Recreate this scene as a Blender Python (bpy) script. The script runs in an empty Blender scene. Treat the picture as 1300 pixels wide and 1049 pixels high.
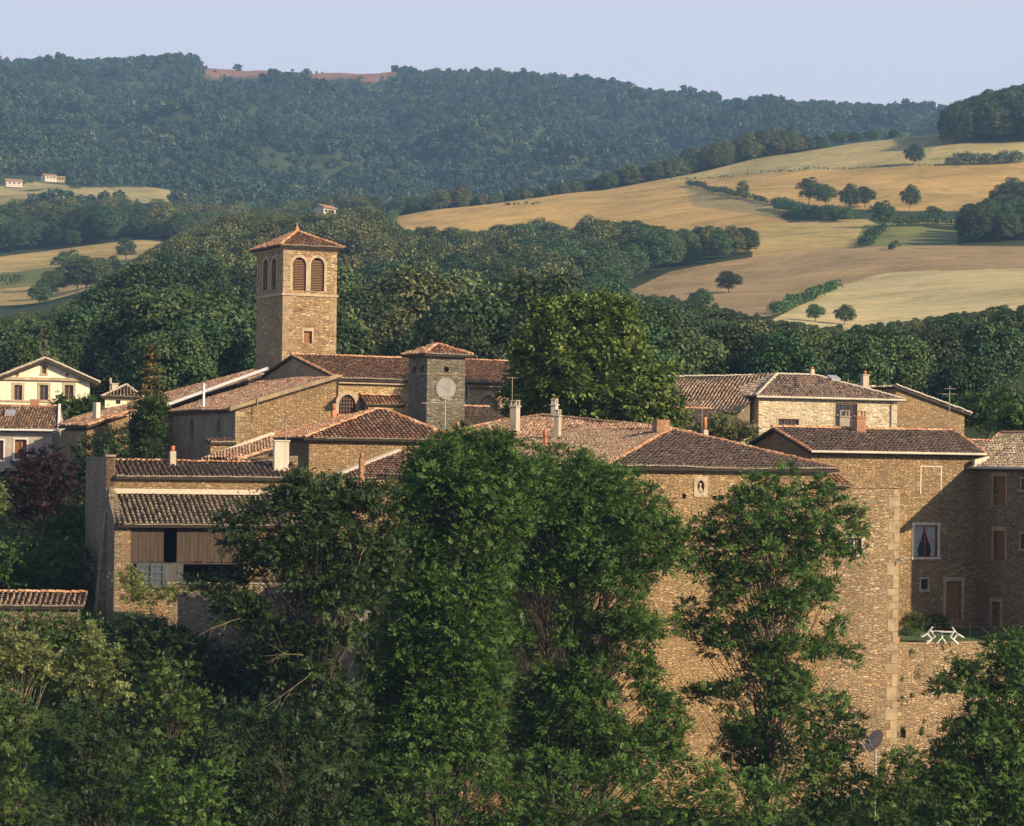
import bpy, math, random
import numpy as np
from mathutils import Vector, Matrix
rng = np.random.default_rng(7); random.seed(7)
R = math.radians
scene = bpy.context.scene
C = scene.collection

# ------------------------------------------------------------ camera, sky, sun
FP = 3400.0; CX = 650.0; HY = 590.0; ROLL = R(0.8)
cr, sr = math.cos(ROLL), math.sin(ROLL)
cam_d = bpy.data.cameras.new('camera'); cam = bpy.data.objects.new('camera', cam_d); C.objects.link(cam)
cam.matrix_world = Matrix.Rotation(R(90), 4, 'X') @ Matrix.Rotation(ROLL, 4, 'Z')
cam_d.sensor_fit = 'HORIZONTAL'; cam_d.sensor_width = 36; cam_d.lens = FP / 1300 * 36
cam_d.shift_y = (HY - 524.5) / 1300
cam_d.clip_start = 0.5; cam_d.clip_end = 20000
scene.camera = cam
SUN_A, SUN_E = 53.0, 23.0           # sun behind the camera's right shoulder, low
world = bpy.data.worlds.new('World'); scene.world = world; world.use_nodes = True
nt = world.node_tree; bg = nt.nodes['Background']
sky = nt.nodes.new('ShaderNodeTexSky'); sky.sky_type = 'NISHITA'; sky.sun_disc = False
sky.sun_elevation = R(SUN_E); sky.sun_rotation = R(180 - SUN_A)
sky.air_density = 1.0; sky.dust_density = 1.6; sky.ozone_density = 2.5; sky.altitude = 300
# summer haze: the lowest part of the sky is paler than the clear-air model makes it
_tc = nt.nodes.new('ShaderNodeTexCoord'); _sx = nt.nodes.new('ShaderNodeSeparateXYZ'); nt.links.new(_tc.outputs['Generated'], _sx.inputs[0])
_rp = nt.nodes.new('ShaderNodeValToRGB'); nt.links.new(_sx.outputs[2], _rp.inputs[0]); _rp.color_ramp.elements[0].color = (1, 1, 1, 1); _rp.color_ramp.elements[1].color = (.14, .14, .14, 1)
_rp.color_ramp.elements[0].position = .17; _rp.color_ramp.elements[1].position = .34
_mx = nt.nodes.new('ShaderNodeMix'); _mx.data_type = 'RGBA'; nt.links.new(_rp.outputs[0], _mx.inputs[0]); nt.links.new(sky.outputs[0], _mx.inputs[6]); _mx.inputs[7].default_value = (6.1, 6.2, 7.3, 1)
nt.links.new(_mx.outputs[2], bg.inputs[0]); bg.inputs[1].default_value = 0.085
sd = bpy.data.lights.new('sun', 'SUN'); sd.energy = 4.9; sd.angle = R(0.6); sd.color = (1, .80, .53)
sun = bpy.data.objects.new('sun', sd); C.objects.link(sun)
to_sun = Vector((math.cos(R(SUN_E)) * math.sin(R(SUN_A)), -math.cos(R(SUN_E)) * math.cos(R(SUN_A)), math.sin(R(SUN_E))))
sun.rotation_euler = to_sun.to_track_quat('Z', 'Y').to_euler(); sun.location = to_sun * 300
vs = scene.view_settings; vs.view_transform = 'Standard'; vs.look = 'None'; vs.gamma = 1; vs.exposure = 0.6
scene.cycles.max_bounces = 5; scene.cycles.transparent_max_bounces = 4
scene.cycles.volume_bounces = 0; scene.cycles.diffuse_bounces = 3

# ------------------------------------------------------------ picture <-> world
def unroll(px, py):
    dx, dy = px - CX, py - HY
    return dx * cr + dy * sr, -dx * sr + dy * cr
def P(px, py, D):
    x, y = unroll(px, py); return Vector((x / FP * D, D, -y / FP * D))
def proj(x, y, z):
    x0 = x / y * FP; y0 = -z / y * FP
    return CX + x0 * cr - y0 * sr, HY + x0 * sr + y0 * cr

# ------------------------------------------------------------ object helpers
def tag(o, label=None, cat=None, group=None, kind=None):
    if label: o['label'] = label
    if cat: o['category'] = cat
    if group: o['group'] = group
    if kind: o['kind'] = kind
    return o
def empty(name, loc, rz=0.0, **k):
    o = bpy.data.objects.new(name, None); C.objects.link(o); o.location = loc; o.rotation_euler = (0, 0, rz)
    o.empty_display_size = .5
    return tag(o, **k)
def link(name, me, mat, parent=None):
    if mat: me.materials.append(mat)
    o = bpy.data.objects.new(name, me); C.objects.link(o)
    if parent: o.parent = parent
    return o
def mesh_np(name, V, Q, smooth=False):
    V = np.asarray(V, dtype=np.float32); Q = np.asarray(Q, dtype=np.int32)
    me = bpy.data.meshes.new(name); k = Q.shape[1]
    me.vertices.add(len(V)); me.vertices.foreach_set('co', V.ravel())
    me.loops.add(Q.size); me.loops.foreach_set('vertex_index', Q.ravel())
    me.polygons.add(len(Q)); me.polygons.foreach_set('loop_start', np.arange(0, Q.size, k, dtype=np.int32))
    me.polygons.foreach_set('loop_total', np.full(len(Q), k, dtype=np.int32))
    me.update(calc_edges=True)
    if smooth: me.polygons.foreach_set('use_smooth', np.ones(len(Q), dtype=bool))
    return me
class MB:
    def __init__(s): s.v = []; s.f = []
    def add(s, vs_, fs):
        b = len(s.v); s.v += [tuple(v) for v in vs_]; s.f += [tuple(i + b for i in f) for f in fs]
    def quad(s, *p): s.add(p, [tuple(range(len(p)))])
    def hexa(s, b, t):      # four bottom and four top points
        s.add(list(b) + list(t), [(3, 2, 1, 0), (4, 5, 6, 7)] + [(i, (i + 1) % 4, 4 + (i + 1) % 4, 4 + i) for i in range(4)])
    def box(s, x0, x1, y0, y1, z0, z1):
        s.hexa([(x0, y0, z0), (x1, y0, z0), (x1, y1, z0), (x0, y1, z0)], [(x0, y0, z1), (x1, y0, z1), (x1, y1, z1), (x0, y1, z1)])
    def tube(s, pts, rad, n=6, cap=True):
        pts = [Vector(p) for p in pts]
        if not hasattr(rad, '__len__'): rad = [rad] * len(pts)
        b = len(s.v)
        for i, p in enumerate(pts):
            d = (pts[min(i + 1, len(pts) - 1)] - pts[max(i - 1, 0)]).normalized()
            a = d.cross(Vector((0, 0, 1)) if abs(d.z) < .9 else Vector((1, 0, 0))).normalized(); c = d.cross(a)
            for k in range(n):
                t = 2 * math.pi * k / n
                s.v.append(tuple(p + (a * math.cos(t) + c * math.sin(t)) * rad[i]))
        for i in range(len(pts) - 1):
            for k in range(n):
                k2 = (k + 1) % n
                s.f.append((b + i * n + k, b + i * n + k2, b + (i + 1) * n + k2, b + (i + 1) * n + k))
        if cap:
            s.f.append(tuple(b + k for k in range(n))[::-1]); e = b + (len(pts) - 1) * n
            s.f.append(tuple(e + k for k in range(n)))
    def build(s, name, mat, parent=None, smooth=False, bevel=0):
        me = bpy.data.meshes.new(name); me.from_pydata(s.v, [], s.f); me.update()
        if smooth: me.polygons.foreach_set('use_smooth', [True] * len(me.polygons))
        o = link(name, me, mat, parent)
        if bevel:
            m = o.modifiers.new('bevel', 'BEVEL'); m.width = bevel; m.segments = 1
        return o

# ------------------------------------------------------------ materials
def new_mat(name):
    m = bpy.data.materials.new(name); m.use_nodes = True
    t = m.node_tree; return m, t, t.nodes['Principled BSDF']
def N(t, typ, **k):
    n = t.nodes.new('ShaderNode' + typ)
    for a, b in k.items(): setattr(n, a, b)
    return n
def ramp(t, cols, interp='LINEAR'):
    n = N(t, 'ValToRGB'); n.color_ramp.interpolation = interp
    e = n.color_ramp.elements
    while len(e) < len(cols): e.new(1)
    for i, (p, c) in enumerate(cols): e[i].position = p; e[i].color = (*c, 1)
    return n
def mixc(t, a, b, fac, mode='MIX'):
    n = N(t, 'Mix', data_type='RGBA', blend_type=mode); L = t.links.new
    for s_, v in ((n.inputs[6], a), (n.inputs[7], b), (n.inputs[0], fac)):
        if isinstance(v, (int, float)): s_.default_value = v
        elif isinstance(v, tuple): s_.default_value = (*v, 1)
        else: L(v, s_)
    return n.outputs[2]
def noise(t, vec, scale, detail=3, rough=.55):
    n = N(t, 'TexNoise'); n.inputs['Scale'].default_value = scale; n.inputs['Detail'].default_value = detail
    n.inputs['Roughness'].default_value = rough
    if vec is not None: t.links.new(vec, n.inputs['Vector'])
    return n
def stone(name, c_dark, c_mid, c_light, mortar, sc=2.3, asp=3.0, patch=None, joint=.05):
    m, t, b = new_mat(name); L = t.links.new
    tc = N(t, 'TexCoord'); mp = N(t, 'Mapping'); mp.inputs['Scale'].default_value = (sc * 1.3, sc * 1.3, sc * asp * 1.3); L(tc.outputs['Object'], mp.inputs[0])
    nz = noise(t, tc.outputs['Object'], 2.6, 4, .7); dis = mixc(t, mp.outputs[0], nz.outputs['Color'], .9, 'ADD')
    v = N(t, 'TexVoronoi'); v.inputs['Randomness'].default_value = .92; v.inputs['Scale'].default_value = 1; L(dis, v.inputs['Vector'])
    e = N(t, 'TexVoronoi', feature='DISTANCE_TO_EDGE'); e.inputs['Randomness'].default_value = .92; e.inputs['Scale'].default_value = 1; L(dis, e.inputs['Vector'])
    sp = N(t, 'SeparateColor'); L(v.outputs['Color'], sp.inputs[0])
    rp = ramp(t, [(0, c_dark), (.4, c_mid), (.62, tuple(x * .8 for x in c_mid)), (.8, tuple(x * 1.12 for x in c_mid)), (.94, c_light), (1, c_light)]); L(sp.outputs[0], rp.inputs[0])
    big = noise(t, tc.outputs['Object'], .35, 4); br = ramp(t, [(.3, (.62, .6, .58)), (.5, (1, 1, 1)), (.72, (1.25, 1.2, 1.1))]); L(big.outputs[0], br.inputs[0])
    c = mixc(t, rp.outputs[0], br.outputs[0], .8, 'MULTIPLY')
    fine = noise(t, tc.outputs['Object'], 14, 4, .7); fr = ramp(t, [(.3, (.6, .6, .6)), (.7, (1.3, 1.3, 1.3))]); L(fine.outputs[0], fr.inputs[0])
    c = mixc(t, c, fr.outputs[0], .7, 'MULTIPLY')
    jn = noise(t, tc.outputs['Object'], 4.5, 3, .7); jr = N(t, 'MapRange'); L(jn.outputs[0], jr.inputs[0]); jr.inputs[1].default_value = .35; jr.inputs[2].default_value = .65; jr.inputs[3].default_value = -.07; jr.inputs[4].default_value = .07
    je = N(t, 'Math', operation='ADD'); L(e.outputs['Distance'], je.inputs[0]); L(jr.outputs[0], je.inputs[1])
    er = ramp(t, [(0, (1, 1, 1)), (joint, (.8, .8, .8)), (joint * 2.6, (0, 0, 0))]); L(je.outputs[0], er.inputs[0])
    c = mixc(t, c, mortar, er.outputs[0])
    if patch:     # worn render left in patches
        pn = noise(t, tc.outputs['Object'], .55, 5, .65); pr = ramp(t, [(patch[1], (0, 0, 0)), (patch[1] + .06, (1, 1, 1))]); L(pn.outputs[0], pr.inputs[0])
        c = mixc(t, c, patch[0], pr.outputs[0])
    L(c, b.inputs['Base Color']); b.inputs['Roughness'].default_value = .9
    hr = ramp(t, [(0, (0, 0, 0)), (.16, (1, 1, 1))]); L(e.outputs['Distance'], hr.inputs[0])
    ad = N(t, 'Math', operation='ADD'); L(hr.outputs[0], ad.inputs[0])
    ml = N(t, 'Math', operation='MULTIPLY'); L(sp.outputs[1], ml.inputs[0]); ml.inputs[1].default_value = .9; L(ml.outputs[0], ad.inputs[1])
    a2 = N(t, 'Math', operation='ADD'); L(ad.outputs[0], a2.inputs[0]); L(fine.outputs[0], a2.inputs[1])
    bp = N(t, 'Bump'); bp.inputs['Strength'].default_value = .85; bp.inputs['Distance'].default_value = .06; L(a2.outputs[0], bp.inputs['Height']); L(bp.outputs[0], b.inputs['Normal'])
    return m
def plaster(name, col, dirt=.5, bump=.02, sc=.8):
    m, t, b = new_mat(name); L = t.links.new
    tc = N(t, 'TexCoord'); n = noise(t, tc.outputs['Object'], sc, 6, .65); k = 1 - dirt
    r = ramp(t, [(.3, (k, k * .97, k * .93)), (.6, (1, 1, 1)), (.8, (1.12, 1.1, 1.06))]); L(n.outputs[0], r.inputs[0])
    mp = N(t, 'Mapping'); mp.inputs['Scale'].default_value = (3, 3, .35); L(tc.outputs['Object'], mp.inputs[0])
    n2 = noise(t, mp.outputs[0], 1.6, 4, .6); r2 = ramp(t, [(.35, (.72, .7, .68)), (.6, (1, 1, 1))]); L(n2.outputs[0], r2.inputs[0])
    c = mixc(t, col, r.outputs[0], 1.0, 'MULTIPLY'); c = mixc(t, c, r2.outputs[0], .6, 'MULTIPLY')
    f = noise(t, tc.outputs['Object'], 25, 3, .7)
    L(c, b.inputs['Base Color']); b.inputs['Roughness'].default_value = .9
    bp = N(t, 'Bump'); bp.inputs['Strength'].default_value = .6; bp.inputs['Distance'].default_value = bump; L(f.outputs[0], bp.inputs['Height']); L(bp.outputs[0], b.inputs['Normal'])
    return m
def tilemat(name, cols, lichen=(.30, .27, .19), lf=.55):
    m, t, b = new_mat(name); L = t.links.new
    g = N(t, 'NewGeometry'); r = ramp(t, cols); L(g.outputs['Random Per Island'], r.inputs[0])
    tc = N(t, 'TexCoord'); n = noise(t, tc.outputs['Object'], .55, 6, .7); lr = ramp(t, [(lf, (0, 0, 0)), (lf + .16, (.8, .8, .8))]); L(n.outputs[0], lr.inputs[0])
    f = noise(t, tc.outputs['Object'], 9, 4, .7); fr = ramp(t, [(.3, (.55, .55, .57)), (.7, (1.35, 1.3, 1.25))]); L(f.outputs[0], fr.inputs[0])
    c = mixc(t, r.outputs[0], lichen, lr.outputs[0]); c = mixc(t, c, fr.outputs[0], .45, 'MULTIPLY')
    L(c, b.inputs['Base Color']); b.inputs['Roughness'].default_value = .85
    bp = N(t, 'Bump'); bp.inputs['Strength'].default_value = .5; bp.inputs['Distance'].default_value = .02; L(f.outputs[0], bp.inputs['Height']); L(bp.outputs[0], b.inputs['Normal'])
    return m
def leafmat(name, cols, trans=.22, var=.35, rough=.55):
    m, t, b = new_mat(name); L = t.links.new
    g = N(t, 'NewGeometry'); r = ramp(t, cols); L(g.outputs['Random Per Island'], r.inputs[0])
    oi = N(t, 'ObjectInfo'); hs = N(t, 'HueSaturation'); L(r.outputs[0], hs.inputs['Color'])
    mr = N(t, 'MapRange'); L(oi.outputs['Random'], mr.inputs[0]); mr.inputs[3].default_value = 1 - var; mr.inputs[4].default_value = 1 + var; L(mr.outputs[0], hs.inputs['Value'])
    m2 = N(t, 'MapRange'); mu = N(t, 'Math', operation='MULTIPLY'); mu.inputs[1].default_value = 7.31; fr = N(t, 'Math', operation='FRACT')
    L(oi.outputs['Random'], mu.inputs[0]); L(mu.outputs[0], fr.inputs[0]); L(fr.outputs[0], m2.inputs[0])
    m2.inputs[3].default_value = .5 - .03 * var / .35; m2.inputs[4].default_value = .5 + .025 * var / .35; L(m2.outputs[0], hs.inputs['Hue'])
    L(hs.outputs[0], b.inputs['Base Color']); b.inputs['Roughness'].default_value = rough; b.inputs['Specular IOR Level'].default_value = .25
    tr = N(t, 'BsdfTranslucent'); L(hs.outputs[0], tr.inputs[0]); mx = N(t, 'MixShader'); mx.inputs[0].default_value = trans
    out = t.nodes['Material Output']; L(b.outputs[0], mx.inputs[1]); L(tr.outputs[0], mx.inputs[2]); L(mx.outputs[0], out.inputs['Surface'])
    return m
def wood(name, col, c2, sc=7, axis=0):
    m, t, b = new_mat(name); L = t.links.new
    tc = N(t, 'TexCoord'); mp = N(t, 'Mapping'); mp.inputs['Scale'].default_value = (sc, sc, .4); L(tc.outputs['Object'], mp.inputs[0])
    n = noise(t, mp.outputs[0], 1.5, 5, .6); r = ramp(t, [(.3, col), (.7, c2)]); L(n.outputs[0], r.inputs[0]); L(r.outputs[0], b.inputs['Base Color'])
    b.inputs['Roughness'].default_value = .8
    bp = N(t, 'Bump'); bp.inputs['Strength'].default_value = .4; bp.inputs['Distance'].default_value = .02; L(n.outputs[0], bp.inputs['Height']); L(bp.outputs[0], b.inputs['Normal'])
    return m
def flat(name, col, rough=.6, metal=0):
    m, t, b = new_mat(name); L = t.links.new
    n = noise(t, N(t, 'TexCoord').outputs['Object'], 6, 4); r = ramp(t, [(.3, tuple(c * .8 for c in col)), (.7, tuple(min(1, c * 1.12) for c in col))]); L(n.outputs[0], r.inputs[0]); L(r.outputs[0], b.inputs['Base Color'])
    b.inputs['Roughness'].default_value = rough; b.inputs['Metallic'].default_value = metal; return m

M = {}
M['stone'] = stone('stone_front', (.24, .16, .08), (.41, .27, .13), (.53, .39, .225), (.22, .145, .075), 2.7, 3.9)
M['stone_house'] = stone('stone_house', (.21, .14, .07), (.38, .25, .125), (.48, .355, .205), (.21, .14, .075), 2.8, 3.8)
M['stone_tower'] = stone('stone_tower', (.20, .13, .07), (.43, .285, .14), (.56, .43, .27), (.27, .19, .11), 2.0, 2.6)
M['stone_pale'] = stone('stone_pale', (.32, .25, .16), (.58, .47, .31), (.68, .58, .42), (.62, .52, .37), 2.0, 2.4, ((.66, .57, .42), .62))
M['stone_nave'] = stone('stone_nave', (.26, .18, .09), (.48, .34, .18), (.60, .46, .28), (.42, .30, .17), 2.2, 2.6, ((.58, .46, .30), .64))
M['stone_grey'] = stone('stone_grey', (.09, .075, .05), (.175, .15, .11), (.28, .24, .18), (.13, .11, .08), 2.0, 2.4, ((.20, .175, .135), .55))
M['stone_rough'] = stone('stone_rough', (.21, .145, .08), (.38, .26, .14), (.50, .385, .24), (.22, .155, .09), 2.5, 3.0, ((.34, .26, .165), .60))
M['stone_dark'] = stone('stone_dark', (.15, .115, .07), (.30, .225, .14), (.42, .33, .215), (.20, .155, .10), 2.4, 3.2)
M['dressed'] = plaster('dressed_stone', (.46, .37, .25), .35, .02, 2.0)
M['quoin'] = plaster('quoin_stone', (.37, .275, .165), .5, .04, 1.2)
M['grey_plaster'] = plaster('grey_plaster', (.34, .285, .225), .4)
M['cream'] = plaster('cream_plaster', (.86, .76, .57), .12)
M['white_plaster'] = plaster('white_plaster', (.60, .54, .44), .2)
M['blue_plaster'] = plaster('grey_render', (.44, .385, .32), .25)
M['chimney'] = plaster('chimney_render', (.50, .43, .33), .25)
M['brick'] = stone('chimney_brick', (.42, .17, .08), (.52, .23, .11), (.58, .30, .17), (.50, .36, .24), 5, 2.6)
M['clay'] = flat('terracotta_clay', (.50, .20, .09), .8)
T_OR = [(0, (.20, .12, .075)), (.3, (.33, .18, .10)), (.65, (.46, .235, .12)), (.88, (.54, .295, .155)), (1, (.60, .45, .31))]
T_BR = [(0, (.20, .14, .10)), (.3, (.27, .185, .125)), (.75, (.34, .225, .145)), (.93, (.42, .27, .165)), (1, (.48, .39, .29))]
T_RED = [(0, (.15, .10, .07)), (.3, (.27, .165, .105)), (.65, (.38, .215, .13)), (.88, (.46, .285, .175)), (1, (.54, .43, .32))]
T_GR = [(0, (.17, .13, .09)), (.3, (.29, .22, .15)), (.6, (.39, .29, .19)), (.85, (.46, .34, .21)), (1, (.56, .48, .34))]
M['t_or'] = tilemat('tiles_orange', T_OR, (.30, .235, .16), .56)
M['t_br'] = tilemat('tiles_brown', T_BR, (.24, .20, .14), .55)
M['t_red'] = tilemat('tiles_red', T_RED, (.27, .2, .15), .56)
M['t_gr'] = tilemat('tiles_lichen', T_GR, (.30, .26, .16), .5)
M['t_pale'] = tilemat('tiles_pale', [(0, (.2, .15, .11)), (.3, (.38, .28, .2)), (.6, (.52, .39, .27)), (.85, (.58, .34, .22)), (1, (.66, .56, .43))], (.5, .43, .32), .55)
M['ridge'] = tilemat('ridge_tiles', [(0, (.34, .16, .08)), (.5, (.48, .24, .12)), (1, (.55, .36, .22))], (.45, .38, .28), .6)
M['deck'] = flat('roof_deck', (.035, .024, .018), .9)
M['mortar'] = flat('verge_mortar', (.50, .43, .34), .9)
M['eave'] = flat('eave_mortar', (.34, .28, .21), .9)
M['zinc'] = flat('zinc', (.42, .42, .44), .45, .3)
M['glass'] = flat('window_glass', (.03, .03, .035), .12)
M['white'] = flat('white_paint', (.78, .74, .68), .5)
M['white_plastic'] = flat('white_plastic', (.80, .78, .74), .35)
M['brown_wood'] = wood('brown_wood', (.16, .07, .03), (.25, .12, .055))
M['door_wood'] = wood('door_wood', (.20, .085, .03), (.29, .125, .048))
M['plank'] = wood('old_planks', (.022, .015, .010), (.07, .042, .026), 4)  # wood colour darkened to stand in for tree shade on the barn planks
M['louvre'] = wood('louvre_wood', (.17, .09, .05), (.28, .16, .09))
M['blue_wood'] = wood('blue_grey_wood', (.035, .045, .06), (.065, .078, .10), 5)  # shade over the cart door is put into this darkened blue
M['grey_wood'] = wood('grey_wood', (.045, .045, .045), (.08, .078, .076), 5)
M['curtain'] = flat('curtain', (.34, .33, .31), .9)
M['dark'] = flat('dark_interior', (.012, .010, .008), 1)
M['iron'] = flat('dark_iron', (.05, .045, .04), .6, .3)
M['antenna'] = flat('antenna_metal', (.38, .33, .26), .5, .3)
M['bark'] = wood('bark', (.045, .035, .026), (.11, .085, .06), 3)
M['bark_pale'] = wood('bark_pale', (.16, .12, .08), (.28, .21, .13), 3)
M['leaf_ash'] = leafmat('leaf_ash', [(0, (.028, .066, .012)), (.5, (.060, .125, .022)), (.88, (.10, .18, .036)), (1, (.17, .25, .065))], .34, .0)
M['leaf_ash2'] = leafmat('leaf_ash_fresh', [(0, (.035, .075, .014)), (.5, (.065, .13, .024)), (1, (.12, .19, .045))], .25, .0)
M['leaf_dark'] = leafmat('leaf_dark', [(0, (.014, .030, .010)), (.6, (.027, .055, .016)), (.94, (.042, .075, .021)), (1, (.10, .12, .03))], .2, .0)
M['leaf_linden'] = leafmat('leaf_linden', [(0, (.042, .078, .015)), (.5, (.09, .145, .026)), (.8, (.15, .195, .038)), (1, (.28, .30, .09))], .2, .0)
M['leaf_mid'] = leafmat('leaf_wood', [(0, (.024, .050, .018)), (.5, (.048, .090, .030)), (.85, (.072, .115, .038)), (1, (.13, .16, .055))], .18, .5)
M['leaf_bloom'] = leafmat('leaf_bloom', [(0, (.035, .058, .016)), (.5, (.075, .105, .028)), (.75, (.14, .15, .045)), (1, (.33, .30, .14))], .12, .3)
M['leaf_far'] = leafmat('leaf_far', [(0, (.024, .052, .026)), (.5, (.040, .080, .038)), (.9, (.052, .096, .044)), (1, (.07, .11, .05))], .05, .3)  # greens shifted towards blue, part of the distance haze put into the colour
M['leaf_far_light'] = leafmat('leaf_far_light', [(0, (.045, .075, .032)), (.5, (.07, .105, .042)), (1, (.11, .13, .06))], .05, .35)
M['leaf_shrub'] = leafmat('leaf_shrub', [(0, (.024, .052, .011)), (.5, (.048, .092, .018)), (1, (.10, .15, .036))], .2, .2)
M['leaf_olive'] = leafmat('leaf_olive', [(0, (.075, .10, .03)), (.5, (.14, .17, .05)), (1, (.25, .26, .10))], .25, .1)
M['leaf_purple'] = leafmat('leaf_purple', [(0, (.012, .006, .007)), (.6, (.030, .012, .013)), (1, (.055, .022, .020))], .12, .0)
M['needle'] = leafmat('needle_gold', [(0, (.05, .05, .015)), (.6, (.11, .09, .028)), (1, (.2, .15, .05))], .1, .0)
M['needle_grey'] = leafmat('needle_grey', [(0, (.06, .06, .045)), (1, (.16, .15, .11))], .1, .0)

# ------------------------------------------------------------ buildings
class Bld:
    def __init__(s, name, label, cat, px, D, rot, pyb, group=None, py=600):
        p = P(px, py, D); s.o = (p.x, D); a = R(rot); s.e1 = (math.cos(a), math.sin(a)); s.e2 = (-math.sin(a), math.cos(a))
        s.zb = P(px, pyb, D).z
        s.root = empty(name, (p.x, D, s.zb), a, label=label, cat=cat, group=group)
    def world(s, x, y): return s.o[0] + s.e1[0] * x + s.e2[0] * y, s.o[1] + s.e1[1] * x + s.e2[1] * y
    def X(s, px, py, ly=0):
        k = unroll(px, py)[0] / FP; ox, oy = s.world(0, ly)
        return (k * oy - ox) / (s.e1[0] - k * s.e1[1])
    def Y(s, px, py, lx=0):
        k = unroll(px, py)[0] / FP; ox, oy = s.world(lx, 0)
        return (k * oy - ox) / (s.e2[0] - k * s.e2[1])
    def Z(s, py, lx, ly=0):
        wx, wy = s.world(lx, ly); x0 = wx / wy * FP; dy = py - HY; dx = (x0 - dy * sr) / cr
        return -(-dx * sr + dy * cr) / FP * wy - s.zb
    def loc(s, px, py, D):          # picture point at a depth -> local
        p = P(px, py, D); dx, dy = p.x - s.o[0], p.y - s.o[1]
        return (dx * s.e1[0] + dy * s.e1[1], dx * s.e2[0] + dy * s.e2[1], p.z - s.zb)
    def front(s, px0, px1, py0, py1, ly=0):   # rectangle seen on a front wall -> u0,u1,z0,z1
        m = (py0 + py1) / 2; a, b = s.X(px0, m, ly), s.X(px1, m, ly)
        return a, b, s.Z(py1, (a + b) / 2, ly), s.Z(py0, (a + b) / 2, ly)
    def side(s, px0, px1, py0, py1, lx=0):    # on a left wall (px0 = far/left)
        m = (py0 + py1) / 2; a, b = s.Y(px1, m, lx), s.Y(px0, m, lx)
        return a, b, s.Z(py1, lx, (a + b) / 2), s.Z(py0, lx, (a + b) / 2)
def F_front(ly=0, x0=0): return ((x0, ly), (1, 0), (0, -1))
def F_left(lx=0, y0=0): return ((lx, y0), (0, 1), (-1, 0))
def F_right(lx, y0=0): return ((lx, y0), (0, 1), (1, 0))
def F_back(ly): return ((0, ly), (1, 0), (0, 1))
def fp(face, u, d, z): (ax, ay), (dx, dy), (nx, ny) = face; return (ax + dx * u + nx * d, ay + dy * u + ny * d, z)
def fbox(mb, face, u0, u1, z0, z1, d0, d1):
    mb.hexa([fp(face, u0, d0, z0), fp(face, u1, d0, z0), fp(face, u1, d1, z0), fp(face, u0, d1, z0)],
            [fp(face, u0, d0, z1), fp(face, u1, d0, z1), fp(face, u1, d1, z1), fp(face, u0, d1, z1)])
def arch_top(h, u):
    u0, u1, z0, z1 = h[:4]; r = (u1 - u0) / 2
    if len(h) < 5 or not h[4]: return z1
    k = max(0, 1 - ((u - (u0 + r)) / r) ** 2); rise = h[4]; return z1 - rise + rise * math.sqrt(k)
def wall(mb, face, top, zb, holes=(), depth=.28, thick=.5):
    us = [t[0] for t in top]; U0, U1 = us[0], us[-1]
    br = set(us)
    for h in holes:
        br |= {h[0], h[1]}
        if len(h) > 4 and h[4]: br |= {(h[0] + h[1]) / 2 - math.cos(math.pi * k / 10) * (h[1] - h[0]) / 2 for k in range(11)}
    br = sorted(round(b, 5) for b in br if U0 - 1e-6 <= b <= U1 + 1e-6)
    br = [b for i, b in enumerate(br) if i == 0 or b - br[i - 1] > 1e-4]
    zt = lambda u: float(np.interp(u, us, [t[1] for t in top]))
    for a, b in zip(br, br[1:]):
        ca = cb = zb; mid = (a + b) / 2
        for h in sorted([h for h in holes if h[0] - 1e-4 < mid < h[1] + 1e-4], key=lambda h: h[2]):
            mb.quad(fp(face, a, 0, ca), fp(face, b, 0, cb), fp(face, b, 0, h[2]), fp(face, a, 0, h[2]))
            ta, tb = arch_top(h, a), arch_top(h, b)
            mb.quad(fp(face, a, 0, ta), fp(face, b, 0, tb), fp(face, b, -depth, tb), fp(face, a, -depth, ta))
            mb.quad(fp(face, a, 0, h[2]), fp(face, b, 0, h[2]), fp(face, b, -depth, h[2]), fp(face, a, -depth, h[2]))
            ca, cb = ta, tb
        mb.quad(fp(face, a, 0, ca), fp(face, b, 0, cb), fp(face, b, 0, zt(b)), fp(face, a, 0, zt(a)))
        mb.quad(fp(face, a, 0, zt(a)), fp(face, b, 0, zt(b)), fp(face, b, -thick, zt(b)), fp(face, a, -thick, zt(a)))
    for h in holes:
        for u in h[:2]:
            z1 = arch_top(h, u); mb.quad(fp(face, u, 0, h[2]), fp(face, u, -depth, h[2]), fp(face, u, -depth, z1), fp(face, u, 0, z1))
def surround(face, h, mat, parent, w=.16, name='window_surround', pr=.035, sill=True, lintel=None):
    mb = MB(); u0, u1, z0, z1 = h[:4]
    if len(h) > 4 and h[4]:
        n = 12; zs = z1 - h[4]; c = (u0 + u1) / 2; r = (u1 - u0) / 2
        fbox(mb, face, u0 - w, u0, z0, zs, -.05, pr); fbox(mb, face, u1, u1 + w, z0, zs, -.05, pr)
        for k in range(n):
            p = []
            for t_ in (k, k + 1):
                a = math.pi * (1 - t_ / n); p.append((c + math.cos(a) * r, zs + math.sin(a) * h[4], c + math.cos(a) * (r + w), zs + math.sin(a) * (h[4] + w)))
            (a0, b0, a1, b1), (c0, d0, c1, d1) = p
            mb.hexa([fp(face, a0, -.05, b0), fp(face, c0, -.05, d0), fp(face, c0, pr, d0), fp(face, a0, pr, b0)], [fp(face, a1, -.05, b1), fp(face, c1, -.05, d1), fp(face, c1, pr, d1), fp(face, a1, pr, b1)])
    else:
        lw = lintel or w
        fbox(mb, face, u0 - w, u0, z0, z1, -.05, pr); fbox(mb, face, u1, u1 + w, z0, z1, -.05, pr); fbox(mb, face, u0 - w - .02, u1 + w + .02, z1, z1 + lw, -.05, pr + .005)
    if sill: fbox(mb, face, u0 - w - .05, u1 + w + .05, z0 - .13, z0, -.05, pr + .06)
    return mb.build(name, mat, parent)
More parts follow.
